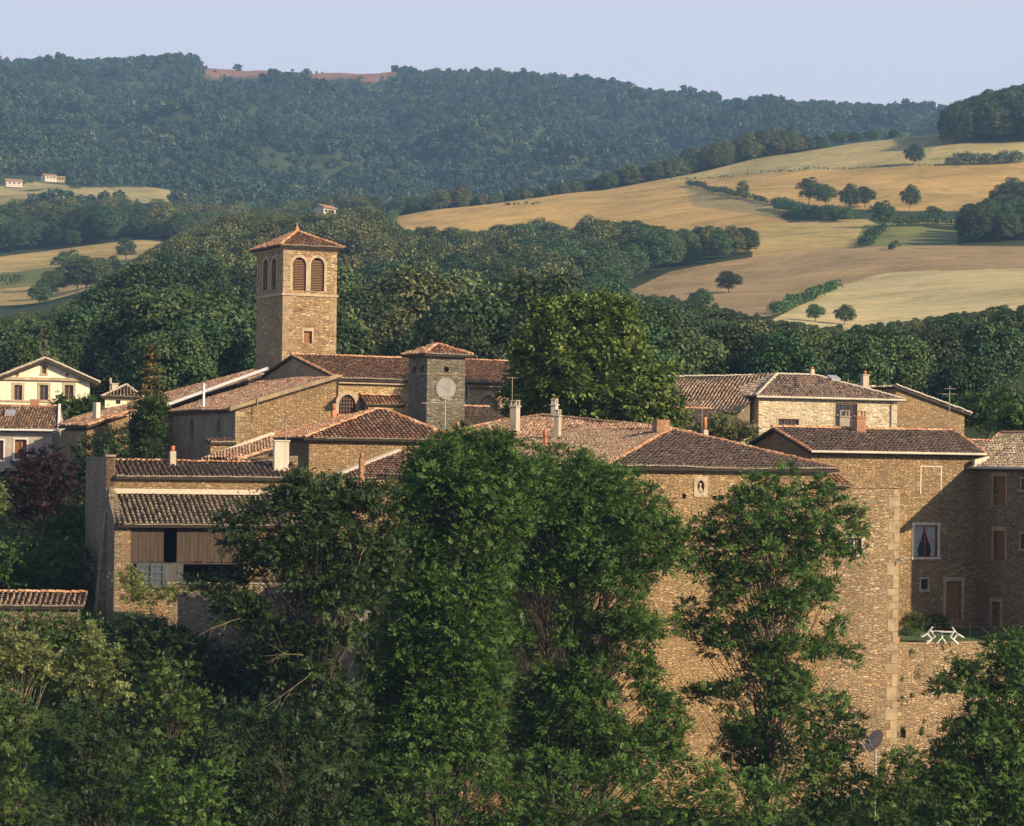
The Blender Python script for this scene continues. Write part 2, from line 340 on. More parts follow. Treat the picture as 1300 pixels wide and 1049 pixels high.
def window(face, h, parent, nx=2, ny=3, fm='brown_wood', surr='dressed', w=.16, curtain=False, back='glass', fw=.05, name='window', label=None):
    u0, u1, z0, z1 = h[:4]; fr = MB(); d0, d1 = -.20, -.13
    fbox(fr, face, u0, u0 + fw, z0, z1, d0, d1); fbox(fr, face, u1 - fw, u1, z0, z1, d0, d1)
    fbox(fr, face, u0 + fw, u1 - fw, z0, z0 + fw, d0, d1); fbox(fr, face, u0 + fw, u1 - fw, z1 - fw, z1, d0, d1)
    for i in range(1, nx):
        u = u0 + (u1 - u0) * i / nx; q = .035 if nx == 2 else .014; fbox(fr, face, u - q, u + q, z0 + fw, z1 - fw, d0 + .01, d1 - .01)
    for j in range(1, ny):
        z = z0 + (z1 - z0) * j / ny; fbox(fr, face, u0 + fw, u1 - fw, z - .014, z + .014, d0 + .02, d1 - .005)
    o = fr.build(name, M[fm], parent)
    if label: o['label'] = label
    g = MB(); fbox(g, face, u0 + .01, u1 - .01, z0 + .01, z1 - .01, -.24, -.215); g.build('pane', M[back], o)
    if surr: surround(face, h, M[surr], o, w)
    if curtain:
        cm = MB(); cu = lambda t: (u1 - u0) * float(np.interp(t, [0, .35, .6, .75, 1], [.46, .36, .24, .17, .22]))
        for s_ in (0, 1):
            rows = []
            for k in range(13):
                t0 = k / 12; z_ = z1 - .05 - (z1 - z0 - .06) * t0; w_ = cu(t0)
                rows.append([fp(face, (u0 + .05 + w_ * j / 8) if s_ == 0 else (u1 - .05 - w_ * j / 8), -.195 + .012 * math.sin(j * 2.4), z_) for j in range(9)])
            cm.add([p for r in rows for p in r], [(i * 9 + j, i * 9 + j + 1, (i + 1) * 9 + j + 1, (i + 1) * 9 + j) for i in range(12) for j in range(8)])
        cm.build('curtain', M['curtain'], o)
    return o
def door(face, h, parent, mat='door_wood', surr='dressed', w=.2, name='door', label=None, planks=4):
    u0, u1, z0, z1 = h[:4]; mb = MB(); n = planks
    for i in range(n):
        a = u0 + (u1 - u0) * i / n; b = u0 + (u1 - u0) * (i + 1) / n - .012
        fbox(mb, face, a, b, z0, z1, -.26, -.2 + (i % 2) * .006)
    for z in (z0 + .25, z1 - .35): fbox(mb, face, u0, u1 - .012, z, z + .1, -.2, -.175)
    o = mb.build(name, M[mat], parent)
    if label: o['label'] = label
    hb = MB(); fbox(hb, face, u1 - .16, u1 - .11, (z0 + z1) / 2 - .08, (z0 + z1) / 2 + .04, -.2, -.13); hb.build('handle', M['iron'], o)
    if surr: surround(face, h, M[surr], o, w, 'door_surround', sill=False, lintel=.25)
    return o
def tiles(poly, sp=.29, ln=.36, rad=.092, seed=0, sag=.05):
    """canal tiles over a flat roof polygon (local points): returns verts, quads"""
    r_ = np.random.default_rng(seed + 11)
    p = np.array(poly, float); n = np.zeros(3)
    for i in range(len(p)):
        a, b = p[i], p[(i + 1) % len(p)]; n += np.cross(a, b)
    n /= np.linalg.norm(n)
    if n[2] < 0: n = -n
    u = np.cross((0, 0, 1), n); u /= np.linalg.norm(u); v = np.cross(n, u); c = p.mean(0)
    q = np.stack([(p - c) @ u, (p - c) @ v], 1)
    def inside(x, y):
        res = np.zeros(len(x), bool); m = len(q)
        for i in range(m):
            (x0, y0), (x1, y1) = q[i], q[(i + 1) % m]
            cond = (y0 > y) != (y1 > y)
            with np.errstate(divide='ignore', invalid='ignore'): xx = (x1 - x0) * (y - y0) / (y1 - y0) + x0
            res ^= cond & (x < xx)
        return res
    xs = np.arange(q[:, 0].min() + sp / 2, q[:, 0].max(), sp); ys = np.arange(q[:, 1].min() - .02, q[:, 1].max(), ln)
    gx, gy = np.meshgrid(xs, ys); gx = gx.ravel(); gy = gy.ravel()
    ok = inside(gx, gy + .16) ; gx, gy = gx[ok], gy[ok]
    k = len(gx); gx = gx + r_.normal(0, .012, k); gy = gy + r_.normal(0, .025, k)
    rot = r_.normal(0, .035, k); lift = r_.normal(0, .008, k).clip(-.02, .03); seg = 4
    V = []
    for end, (rr, hh) in enumerate(((rad, .055), (rad * .78, .02))):
        for s_ in range(seg + 1):
            a = math.pi * s_ / seg; dx = -math.cos(a) * rr * (1 + 0 * gx); hz = math.sin(a) * rr * 1.75 + hh - .05 + lift
            yy = (ln * 1.14 if end else 0.0)
            X = gx + dx + rot * yy; Yv = gy + yy - rot * dx
            sg = sag * (np.sin(X * .55 + seed) * np.cos(Yv * .7 + seed * 2) - .4)
            V.append(c + np.outer(X, u) + np.outer(Yv, v) + np.outer(hz + sg, n))
    V = np.stack(V, 1).reshape(-1, 3); b = np.arange(k)[:, None] * (2 * (seg + 1))
    Q = []
    for s_ in range(seg): Q.append(np.concatenate([b + s_, b + s_ + 1, b + seg + 1 + s_ + 1, b + seg + 1 + s_], 1))
    Q = np.concatenate(Q, 0)
    # pale mortar plugs under the lowest row of covers
    plug = []
    ymin = {}
    for X, Yv in zip(gx, gy):
        kx = round((X - q[:, 0].min()) / sp); ymin[kx] = min(ymin.get(kx, 9e9), Yv)
    for X, Yv, lf in zip(gx, gy, lift):
        kx = round((X - q[:, 0].min()) / sp)
        if Yv <= ymin[kx] + 1e-6 and Yv < q[:, 1].min() + .15:
            sg = sag * (math.sin(X * .55 + seed) * math.cos(Yv * .7 + seed * 2) - .4); f = [c + u * (X + math.cos(math.pi * j / 4) * rad * .85) + v * (Yv + .03) + n * (math.sin(math.pi * j / 4) * rad * 1.2 + .02 + lf + sg) for j in range(5)]
            plug.append(f)
    tiles.plugs = plug
    return V, Q, n
_seed = [0]
def roof(parent, polys, mat, ridges=(), name='roof', thick=.14, sp=.29, sag=.05, rm='ridge', rr=.12, label=None):
    Vs, Qs, off = [], [], 0; deck = MB(); pm = MB()
    for p in polys:
        _seed[0] += 1; V, Q, n = tiles(p, sp=sp, seed=_seed[0], sag=sag)
        Vs.append(V); Qs.append(Q + off); off += len(V)
        if tiles.plugs:
            k0 = len(pm.v); pl_ = sorted(tiles.plugs, key=lambda f: float(np.dot(f[2], np.cross((0, 0, 1), n))))
            for f in pl_: pm.add(f, [tuple(range(5))])
            for j in range(len(pl_) - 1): b0 = k0 + j * 5; pm.f.append((b0, b0 + 5 + 4, b0 + 5 + 3, b0 + 1))
        top = [tuple(np.array(a) - n * .03) for a in p]; bot = [tuple(np.array(a) - n * (.03 + thick)) for a in p]
        k = len(p); deck.add(top + bot, [tuple(range(k)), tuple(range(2 * k - 1, k - 1, -1))] + [(i, (i + 1) % k, k + (i + 1) % k, k + i) for i in range(k)])
    o = link(name, mesh_np(name, np.concatenate(Vs), np.concatenate(Qs)), M[mat], parent)
    if label: o['label'] = label
    deck.build('roof_deck', M['deck'], o)
    if pm.f: pm.build('eave_mortar', M['eave'], o)
    if ridges:
        rb = MB()
        for a, b in ridges:
            a, b = Vector(a), Vector(b); L_ = (b - a).length; m = max(1, int(L_ / .38)); d = (b - a) / m; dn = d.normalized()
            side = dn.cross(Vector((0, 0, 1))).normalized(); up = side.cross(dn)
            for i in range(m):
                j = Vector((0, 0, random.gauss(0, .012) + .03)); q = []
                for t_, r0 in ((0, rr), (1.12, rr * .85)):
                    for s_ in range(6):
                        an = math.pi * s_ / 5; q.append(a + d * (i + t_) + j + side * math.cos(an) * r0 * 1.1 + up * (math.sin(an) * r0 + (0.03 if t_ == 0 else 0)))
                rb.add(q, [(s_, s_ + 1, s_ + 7, s_ + 6) for s_ in range(5)] + [(5, 4, 3, 2, 1, 0)])
        rb.build('ridge_tiles', M[rm], o)
    return o
def chimney(parent, x, y, z0, z1, w, d, mat='chimney', cap=True, pot=None, potm='clay', legs=False, name='chimney', label=None):
    mb = MB(); mb.box(x - w / 2, x + w / 2, y - d / 2, y + d / 2, z0, z1)
    if cap: mb.box(x - w / 2 - .06, x + w / 2 + .06, y - d / 2 - .06, y + d / 2 + .06, z1 + .001, z1 + .09)
    t = z1 + (.09 if cap else 0)
    if legs:
        for sx in (-1, 1):
            for sy in (-1, 1): mb.box(x + sx * (w / 2 - .06) - .05, x + sx * (w / 2 - .06) + .05, y + sy * (d / 2 - .06) - .05, y + sy * (d / 2 - .06) + .05, t + .002, t + .28)
        mb.box(x - w / 2 - .02, x + w / 2 + .02, y - d / 2 - .02, y + d / 2 + .02, t + .282, t + .34)
    o = mb.build(name, M[mat], parent, bevel=.015)
    if label: o['label'] = label
    if pot:
        pm = MB(); pm.tube([(x, y, t + .002), (x, y, t + pot * .8), (x, y, t + pot)], [.13, .11, .13], 10); pm.build('chimney_pot', M[potm], o, True)
    return o
def antenna(parent, x, y, z0, z1, arms=(), name='antenna', r=.022):
    mb = MB(); mb.tube([(x, y, z0), (x, y, z1)], r, 6)
    for (h, ln, az, els) in arms:
        dx, dy = math.cos(az), math.sin(az); zz = z0 + (z1 - z0) * h
        mb.tube([(x - dx * ln * .55, y - dy * ln * .55, zz - .03), (x + dx * ln * .45, y + dy * ln * .45, zz + .03)], r * .9, 5)
        for i in range(els):
            t_ = -.52 + .95 * i / max(1, els - 1); l2 = .32 - .02 * i
            mb.tube([(x + dx * ln * t_ - dy * l2, y + dy * ln * t_ + dx * l2, zz), (x + dx * ln * t_ + dy * l2, y + dy * ln * t_ - dx * l2, zz)], r * .5, 4)
    return mb.build(name, M['antenna'], parent)
def quoins(parent, x, y, z0, z1, face_dirs, mat='quoin', hmin=.3, hmax=.45, wl=.62, ws=.34):
    """alternating corner stones; face_dirs = (+-1 along x, +-1 along y) going inward from the corner"""
    mb = MB(); z = z0; i = 0; rr = random.Random(int(abs(x * 100 + z1)))
    while z < z1 - .15:
        h = min(rr.uniform(hmin, hmax), z1 - z); a = (wl if i % 2 else ws) * rr.uniform(.85, 1.15); b = (ws if i % 2 else wl) * rr.uniform(.85, 1.15); e = .022
        if True:
            xa, xb = sorted((x - face_dirs[0] * e, x + face_dirs[0] * a)); ya, yb = sorted((y - face_dirs[1] * e, y + face_dirs[1] * b))
            mb.box(xa, xb, ya, yb, z + .012, z + h - .012)
        z += h; i += 1
    return mb.build('quoins', M[mat], parent, bevel=.02)

# ---------- bell tower
B = Bld('bell_tower', 'tall square stone bell tower with arched louvred openings and pyramid tiled roof', 'tower', 356, 200, 25, 640)
L = B.X(427, 400); W_ = B.Y(325, 400); zt = B.Z(314, 0); zc = B.Z(371.5, 0)
hf = [B.front(371.5, 388.5, 327, 369) + (.5,), B.front(394.5, 411.5, 327.5, 370) + (.5,)]
hf = [h[:4] + ((h[1] - h[0]) / 2,) for h in hf]
hs = [B.side(334.3, 340.3, 329, 368.5), B.side(345, 351, 328, 368)]; hs = [h + ((h[1] - h[0]) / 2,) for h in hs]
hw = B.front(385.5, 396, 420.5, 436)
mb = MB()
wall(mb, F_front(), [(0, zt), (L, zt)], 0, hf + [hw], .35); wall(mb, F_left(), [(0, zt), (W_, zt)], 0, hs, .35)
wall(mb, F_right(L), [(0, zt), (W_, zt)], 0, [h for h in hs], .35); wall(mb, F_back(W_), [(0, zt), (L, zt)], 0)
mb.build('wall', M['stone_tower'], B.root)
mb = MB(); e = .1
mb.box(-e, L + e, -e, -.0, zc - .2, zc - .02); mb.box(-e, 0, 0, W_ + e, zc - .2, zc - .02); mb.box(L, L + e, 0, W_ + e, zc - .2, zc - .02)
mb.build('string_course', M['dressed'], B.root)
mb = MB(); mb.box(-.16, L + .16, -.16, W_ + .16, zt + .003, zt + .12); mb.box(-.08, L + .08, -.08, W_ + .08, zt - .14, zt); mb.build('cornice', M['dressed'], B.root)
for face, hh in ((F_front(), hf), (F_left(), hs)):
    for h in hh:
        sl = MB(); z = h[2] + .06
        while z < h[3] - .1:
            r_ = (h[1] - h[0]) / 2; k = 1.0
            if z > h[3] - h[4]: k = math.sqrt(max(.05, 1 - ((z - (h[3] - h[4])) / h[4]) ** 2))
            c = (h[0] + h[1]) / 2
            sl.hexa([fp(face, c - r_ * k, -.30, z), fp(face, c + r_ * k, -.30, z), fp(face, c + r_ * k, -.12, z - .07), fp(face, c - r_ * k, -.12, z - .07)],
                    [fp(face, c - r_ * k, -.30, z + .035), fp(face, c + r_ * k, -.30, z + .035), fp(face, c + r_ * k, -.12, z - .035), fp(face, c - r_ * k, -.12, z - .035)])
            z += .125
        o = sl.build('louvre', M['louvre'], B.root); surround(face, h, M['dressed'], o, .2, 'arch_surround', .03, sill=False)
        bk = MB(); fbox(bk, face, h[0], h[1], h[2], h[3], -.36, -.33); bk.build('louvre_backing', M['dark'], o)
o = door(F_front(), hw, B.root, 'door_wood', 'dressed', .12, 'shutter', 'weathered orange wooden shutter', 3)
quoins(B.root, 0, 0, 0, zc - .25, (1, 1), 'quoin', .35, .55, .8, .4); quoins(B.root, L, 0, 0, zc - .25, (-1, 1), 'quoin', .4, .6, .6, .3)
quoins(B.root, 0, 0, zc, zt - .16, (1, 1), 'quoin', .35, .5, .7, .4)
oh = .42; ze = zt + .13; ap = (L / 2, W_ / 2, B.Z(294, L / 2, W_ / 2))
c4 = [(-oh, -oh, ze), (L + oh, -oh, ze), (L + oh, W_ + oh, ze), (-oh, W_ + oh, ze)]
roof(B.root, [[c4[i], c4[(i + 1) % 4], ap] for i in range(4)], 't_or', [(c4[i], ap) for i in range(4)], sag=.02)
mb = MB(); mb.tube([(ap[0], ap[1], ap[2] - .1), (ap[0], ap[1], ap[2] + .1), (ap[0], ap[1], ap[2] + .45), (ap[0], ap[1], ap[2] + .7)], [.22, .2, .05, .02], 8); mb.build('finial', M['clay'], B.root)

# ---------- church nave + western aisle
B = Bld('church', 'long stone church nave with orange tiled roof beneath the bell tower', 'church', 428, 188, 25, 640)
L = B.X(705, 500); ry = B.Y(373, 449); W_ = ry * 2; ze = B.Z(481, 0); zr = B.Z(451, 0, ry)
h1 = B.front(430, 452, 501, 526) + (.9,); h2 = B.front(608, 632, 502, 530) + (.9,)
mb = MB(); wall(mb, F_front(), [(0, ze), (L, ze)], 0, [h1, h2], .3)
wall(mb, F_left(), [(0, ze), (ry, zr - .15), (W_, ze)], 0); wall(mb, F_right(L), [(0, ze), (ry, zr - .15), (W_, ze)], 0); wall(mb, F_back(W_), [(0, ze), (L, ze)], 0)
mb.build('wall', M['stone_nave'], B.root)
p0, p1, p2, p3 = (-.25, -.5, ze - .0), (L + .3, -.5, ze - .0), (L + .3, ry, zr), (-.25, ry, zr)
roof(B.root, [[p0, p1, p2, p3], [p3, p2, (L + .3, W_ + .5, ze), (-.25, W_ + .5, ze)]], 't_or', [(p3, p2), (p0, p3)], rm='ridge')
mb = MB(); mb.box(-.1, L, -.32, -.001, ze - .32, ze - .17); mb.box(-.1, L, -.42, -.001, ze - .168, ze - .08); mb.build('cornice', M['dressed'], B.root)
for h in (h1, h2):
    g = MB(); n = 6
    for i in range(n + 1):
        u = h[0] + (h[1] - h[0]) * i / n; g.tube([fp(F_front(), u, -.12, h[2]), fp(F_front(), u, -.12, arch_top(h, min(max(u, h[0] + .02), h[1] - .02)))], .022, 5)
    for j in range(1, 5): z = h[2] + (h[3] - h[2]) * j / 5.3; g.tube([fp(F_front(), h[0], -.12, z), fp(F_front(), h[1], -.12, z)], .022, 5)
    o = g.build('window_grille' if h is h1 else 'window', M['brown_wood' if h is h1 else 'dressed'], B.root); surround(F_front(), h, M['dressed'], o, .3, 'arch_surround', .035, sill=False)
    pn = MB(); fbox(pn, F_front(), h[0], h[1], h[2], h[3] - .02, -.34, -.25); pn.build('pane', M['glass' if h is h1 else 'chimney'], o)
ca = B.front(463, 514, 505, 514, -1.0); zc2 = B.Z(504, ca[0], -.1)
roof(B.root, [[(ca[0], -1.15, ca[2]), (ca[1], -1.15, ca[2]), (ca[1], -.02, zc2 + .1), (ca[0], -.02, zc2 + .1)]], 't_or', [((ca[0], -.1, zc2 + .12), (ca[1], -.1, zc2 + .12))], name='porch_roof')
mb = MB(); mb.box(ca[0] + .3, ca[1] - .1, -.95, -.003, 0, ca[2] - .05); mb.build('porch_wall', M['stone_nave'], B.root)
mb = MB(); x = B.X(594, 505); mb.tube([(x, -.1, 0), (x, -.1, ze - .3)], .06, 8); mb.build('downpipe', M['zinc'], B.root)
# aisle, on the same church
A = Bld('church_aisle', 'low church aisle with raking stone gable and broad red tiled roof', 'church', 298, 178, 25, 660)
L = A.X(427, 490); W_ = A.Y(207, 520); ze = A.Z(521, 0); zt = A.Z(480, L)
mb = MB(); wall(mb, F_front(), [(0, ze), (L, zt)], 0)
wall(mb, F_right(L), [(0, zt), (W_, zt)], 0); mb.build('wall', M['stone_house'], A.root)
n1 = A.side(240.5, 246, 532, 556); n2 = A.side(275, 279.5, 532, 548)
mb = MB(); wall(mb, F_left(), [(0, ze), (W_ + 3, ze)], 0, [n1 + (.5,), n2 + (.5,)], .25); mb.build('plastered_wall', M['grey_plaster'], A.root)
for n_ in (n1, n2):
    mb = MB(); fbox(mb, F_left(), n_[0], n_[1], n_[2], n_[3], -.24, -.2); mb.build('niche', M['louvre'], A.root)
roof(A.root, [[(-.5, -.3, ze + .05), (L + .1, -.3, zt + .1), (L + .1, W_, zt + .1), (-.5, W_ + 0, ze + .05)]], 't_red', rm='mortar', name='roof')
mb = MB(); q = .28
mb.hexa([(-.5, -.36, ze - .05), (L, -.36, zt), (L, .1, zt), (-.5, .1, ze - .05)], [(-.5, -.36, ze + .22), (L, -.36, zt + .27), (L, .1, zt + .27), (-.5, .1, ze + .22)]); mb.build('verge', M['quoin'], A.root)
quoins(A.root, 0, 0, 0, ze - .1, (1, 1))
a, b, c, d = A.loc(203, 518, 189), A.loc(332, 476, 193), A.loc(322, 471, 199), A.loc(163, 513, 199)
roof(A.root, [[a, b, c, d]], 't_red', [(c, d)], name='far_roof', sp=.25)
mb = MB(); s_ = Vector(A.loc(213, 516, 188.5)); t_ = Vector(A.loc(340, 470, 191)); up = Vector((0, 0, .22)); w2 = Vector((.12, .2, 0))
mb.hexa([s_ - w2, t_ - w2, t_ + w2, s_ + w2], [s_ - w2 + up, t_ - w2 + up, t_ + w2 + up, s_ + w2 + up]); mb.build('valley_flashing', M['zinc'], A.root)
mb = MB(); v = A.loc(258.5, 510, 184); mb.tube([(v[0], v[1], v[2] - .5), (v[0], v[1], v[2] + 1.25)], .09, 8); mb.build('vent_pipe', M['white'], A.root)
mb = MB(); fx = A.X(324, 520); mb.tube([(fx, -.45, ze - .5), (fx, -.45, ze + 1.0)], .03, 6); mb.build('mast', M['antenna'], A.root)
# far left block under the far roof
a, d = A.loc(205, 520, 190), A.loc(150, 530, 199)
mb = MB(); mb.hexa([(a[0], a[1], 0), (a[0] + 9, a[1], 0), (a[0] + 9, a[1] + 9, 0), (a[0], a[1] + 9, 0)], [(a[0], a[1], ze - .4), (a[0] + 9, a[1], zt - 1.5), (a[0] + 9, a[1] + 9, zt - 1.5), (a[0], a[1] + 9, ze - .4)]); mb.build('chapel_wall', M['stone_dark'], A.root)

# ---------- clock tower
B = Bld('clock_tower', 'square grey stone clock tower with pale round dial and low tiled pyramid roof', 'tower', 540.5, 176, 25, 640)
L = B.X(590, 500); W_ = B.Y(518.5, 500); zt = B.Z(450, 0)
hw = B.front(563.5, 570, 466, 472.5); s1 = B.side(523, 528, 466, 474); s2 = B.side(534, 538, 465, 473)
mb = MB(); wall(mb, F_front(), [(0, zt), (L, zt)], 0, [hw]); wall(mb, F_left(), [(0, zt), (W_, zt)], 0, [s1, s2]); wall(mb, F_right(L), [(0, zt), (W_, zt)], 0); wall(mb, F_back(W_), [(0, zt), (L, zt)], 0)
mb.build('wall', M['stone_grey'], B.root)
for f_, h in ((F_front(), hw), (F_left(), s1), (F_left(), s2)):
    mb = MB(); fbox(mb, f_, h[0], h[1], h[2], h[3], -.27, -.22); mb.build('window', M['dark'], B.root)
zc = B.Z(474.5, 0); mb = MB(); mb.box(-.05, L + .05, -.05, -.001, zc - .05, zc + .05); mb.box(-.05, -.001, 0, W_, zc - .05, zc + .05); mb.build('string_course', M['stone_dark'], B.root)
oh = .38; ze = zt + .02; ap = (L / 2, W_ / 2, B.Z(437, L / 2, W_ / 2)); c4 = [(-oh, -oh, ze), (L + oh, -oh, ze), (L + oh, W_ + oh, ze), (-oh, W_ + oh, ze)]
roof(B.root, [[c4[i], c4[(i + 1) % 4], ap] for i in range(4)], 't_or', [(c4[i], ap) for i in range(4)], sag=.02)
cx, cz = B.X(565.5, 493.5), B.Z(493.5, B.X(565.5, 493.5)); mb = MB()
rd = .66; n = 32; ring = [(cx + math.cos(2 * math.pi * k / n) * rd, cz + math.sin(2 * math.pi * k / n) * rd) for k in range(n)]
mb.add([(x, -.07, z) for x, z in ring] + [(x, .02, z) for x, z in ring], [tuple(range(n))] + [(i, (i + 1) % n, n + (i + 1) % n, n + i) for i in range(n)])
ck = mb.build('clock_face', plaster('clock_enamel', (.27, .262, .25), .12, .003), B.root)
mb = MB(); mb.add([(cx + math.cos(2 * math.pi * k / n) * r0, y0, cz + math.sin(2 * math.pi * k / n) * r0) for r0, y0 in ((rd, -.075), (rd + .05, -.06), (rd + .05, .01)) for k in range(n)], [(j * n + i, j * n + (i + 1) % n, (j + 1) * n + (i + 1) % n, (j + 1) * n + i) for j in range(2) for i in range(n)])
mb.build('rim', M['grey_plaster'], ck)
mb = MB()
for a, l_, w0 in ((R(300), .30, .02), (R(125), .45, .014)):
    s_, c_ = math.sin(a), math.cos(a); p = [(cx + s_ * r0 + c_ * w1, cz + c_ * r0 - s_ * w1) for r0, w1 in ((-.06, -w0), (-.06, w0), (l_, w0 * .5), (l_, -w0 * .5))]
    mb.hexa([(x, -.082, z) for x, z in p], [(x, -.09, z) for x, z in p])
mb.build('clock_hands', flat('clock_hands', (.24, .23, .22)), ck)

# ---------- small hipped house
B = Bld('hipped_house', 'small stone house with hipped ribbed orange roof left of the clock tower', 'house', 392, 165, 25, 640)
L = B.X(572, 550); W_ = B.Y(341, 550); ze = B.Z(556, 0); oh = .55
mb = MB(); hw = B.front(478, 484, 562, 572)
wall(mb, F_front(), [(0, ze), (L, ze)], 0); wall(mb, F_left(), [(0, ze), (W_, ze)], 0); wall(mb, F_right(L), [(0, ze), (W_, ze)], 0); wall(mb, F_back(W_), [(0, ze), (L, ze)], 0); mb.build('wall', M['stone_house'], B.root)
ry = W_ / 2; ax = B.X(478, 519, ry); az = B.Z(520, ax, ry); bx = ax + .5
c4 = [(-oh, -oh, ze), (L + oh, -oh, ze), (L + oh, W_ + oh, ze), (-oh, W_ + oh, ze)]; a1, a2 = (ax, ry, az), (bx, ry, az)
roof(B.root, [[c4[0], c4[1], a2, a1], [c4[1], c4[2], a2], [c4[2], c4[3], a1, a2], [c4[3], c4[0], a1]], 't_or', [(c4[0], a1), (c4[1], a2), (a1, a2), (c4[3], a1), (c4[2], a2)])
x = B.X(555, 548, .6); chimney(B.root, x, .9, ze, B.Z(543.5, x, .6), .5, .4, 'dressed', cap=False)
x, y = B.X(424, 515, W_ * .9), W_ * .9; chimney(B.root, x, y, ze, B.Z(521, x, y), .3, .3, 'clay', cap=False, pot=.42, name='clay_chimney')
mb = MB(); mb.box(-.25, L + .2, -.3, -.001, ze - .17, ze - .1); mb.build('cornice', M['dressed'], B.root)
# roof piece in front of aisle
B = Bld('shed', 'low outbuilding with pink tiled mono roof below the church aisle', 'outbuilding', 300, 163, 25, 660)
pts = [B.loc(259, 584, 160), B.loc(300, 584, 158.5), B.loc(346, 571, 162), B.loc(346, 552, 167)]
roof(B.root, [pts], 't_red', [(pts[1], pts[2])], sp=.22)
mb = MB(); a, b = Vector(pts[0]), Vector(pts[3]); u = Vector((0, 0, .14)); w2 = Vector((.16, .05, 0)); mb.hexa([a - w2, b - w2, b + w2, a + w2], [a - w2 + u, b - w2 + u, b + w2 + u, a + w2 + u]); mb.build('verge', M['mortar'], B.root)
z1 = pts[1][2] - .3; mb = MB(); x0, y0 = pts[1][:2]; mb.hexa([(x0, y0 + .3, 0), (x0 + 4, y0 + .3, 0), (x0 + 4, y0 + 4, 0), (x0, y0 + 4, 0)], [(x0, y0 + .3, z1), (x0 + 4, y0 + .3, z1 + .6), (x0 + 4, y0 + 4, z1 + .6), (x0, y0 + 4, z1)]); mb.build('wall', M['stone_dark'], B.root)
a = B.front(267, 297, 562, 600, 6.5)
mb = MB(); mb.box(a[0], a[1], 6.5, 7.1, 0, a[3]); mb.build('stub_wall', M['stone_house'], B.root)
roof(B.root, [[(a[0] - .1, 6.3, a[3] + .02), (a[1] + .1, 6.3, a[3] + .02), (a[1] + .1, 7.3, a[3] + .22), (a[0] - .1, 7.3, a[3] + .22)]], 't_or', name='wall_coping')

# ---------- barn with lean-to (left foreground)
B = Bld('barn', 'stone barn with ribbed tiled lean-to roof over brown plank doors', 'barn', 157, 146, 17, 800)
L = B.X(400, 650); LY = 3.4; ze_l = B.Z(666, 0, 0); zt_l = B.Z(627, 0, LY); ze_u = B.Z(604.5, 0, LY); ry = LY + 2.6; zr = B.Z(585, 0, ry); BY = 11.5
zp = B.Z(580, 0, LY); zs = B.Z(713, 0)
mb = MB(); wall(mb, F_front(LY), [(-.45, zp), (0, zp), (.001, ze_u), (L, ze_u)], 0, thick=.4)
pier = B.X(166, 690); op0, op1 = B.X(208.5, 690), B.X(225, 690)
mb.box(0, pier, .0, .6, 0, ze_l - .15)
mb.box(pier, L, .3, .8, 0, zs - 1.6)
mb.box(B.X(310, 690), L, .02, .7, zs - 1.6 + .002, ze_l - .15)
wall(mb, F_right(L), [(0, ze_l), (LY, ze_u), (ry, zr), (BY, ze_u)], 0); wall(mb, F_back(BY), [(-.45, zp), (L, ze_u)], 0)
mb.build('wall', M['stone_house'], B.root)
ar = B.side(125.5, 133, 716, 772, -.45); sl = B.side(136.5, 138.5, 619, 632, -.45)
mb = MB(); wall(mb, F_left(-.45), [(0, ze_l + .1), (LY, zt_l + .3), (LY + .001, zp), (BY, zp)], 0, [ar + (.35,), sl], .3)
# buttress with battered foot
mb.hexa([(-1.0, LY - .6, 0), (-.46, LY - .6, 0), (-.46, LY + .6, 0), (-1.0, LY + .6, 0)], [(-.5, LY - .5, zp - 3.0), (-.46, LY - .5, zp - 3.0), (-.46, LY + .5, zp - 3.0), (-.5, LY + .5, zp - 3.0)])
mb.quad((-.45, 0, 0), (0, 0, 0), (0, 0, ze_l + .1), (-.45, 0, ze_l + .1)); mb.quad((-.45, LY, zt_l), (0, LY, zt_l), (0, LY, zp), (-.45, LY, zp))
mb.build('end_wall', M['stone_dark'], B.root)
mb = MB(); fbox(mb, F_left(-.45), ar[0], ar[1], ar[2], ar[3], -.3, -.25); o = mb.build('arched_door', M['plank'], B.root); surround(F_left(-.45), ar + (.35,), M['grey_plaster'], o, .22, 'arch_surround', sill=False)
p0, p1, p2, p3 = (.02, LY - .35, ze_u + .0), (L, LY - .35, ze_u), (L, ry, zr), (.02, ry, zr)
roof(B.root, [[p0, p1, p2, p3], [p3, p2, (L, BY + .3, ze_u - .6), (.02, BY + .3, ze_u - .6)]], 't_br', [(p3, p2)], rr=.1)
p0, p1, p2, p3 = (-.35, -.45, ze_l), (L, -.45, ze_l), (L, LY, zt_l), (-.35, LY, zt_l)
roof(B.root, [[p0, p1, p2, p3]], 't_gr', name='lean_to_roof')
mb = MB(); mb.box(-.2, L, LY - .22, LY - .003, zt_l + .02, zt_l + .3); mb.build('mortar_band', M['mortar'], B.root)
for x in (-.2,):
    mb = MB(); mb.box(-.5, .08, LY - .1, LY + .9, zp + .002, zp + .12); mb.build('coping', M['grey_plaster'], B.root)
def planks(x0, x1, z0, z1, y, mat, name, w=.22, label=None):
    mb = MB(); x = x0; rr = random.Random(int(x0 * 77))
    while x < x1 - .03:
        ww = min(w * rr.uniform(.7, 1.2), x1 - x); d = rr.uniform(0, .025); mb.box(x, x + ww - .012, y - d, y + .03 - d, z0 - rr.uniform(0, .05), z1); x += ww
    o = mb.build(name, M[mat], B.root)
    if label: o['label'] = label
    return o
zl = ze_l - .12
planks(pier, op0, zs, zl, .1, 'plank', 'plank_panel'); planks(op1, B.X(309, 690), zs, zl, .1, 'plank', 'plank_panel')
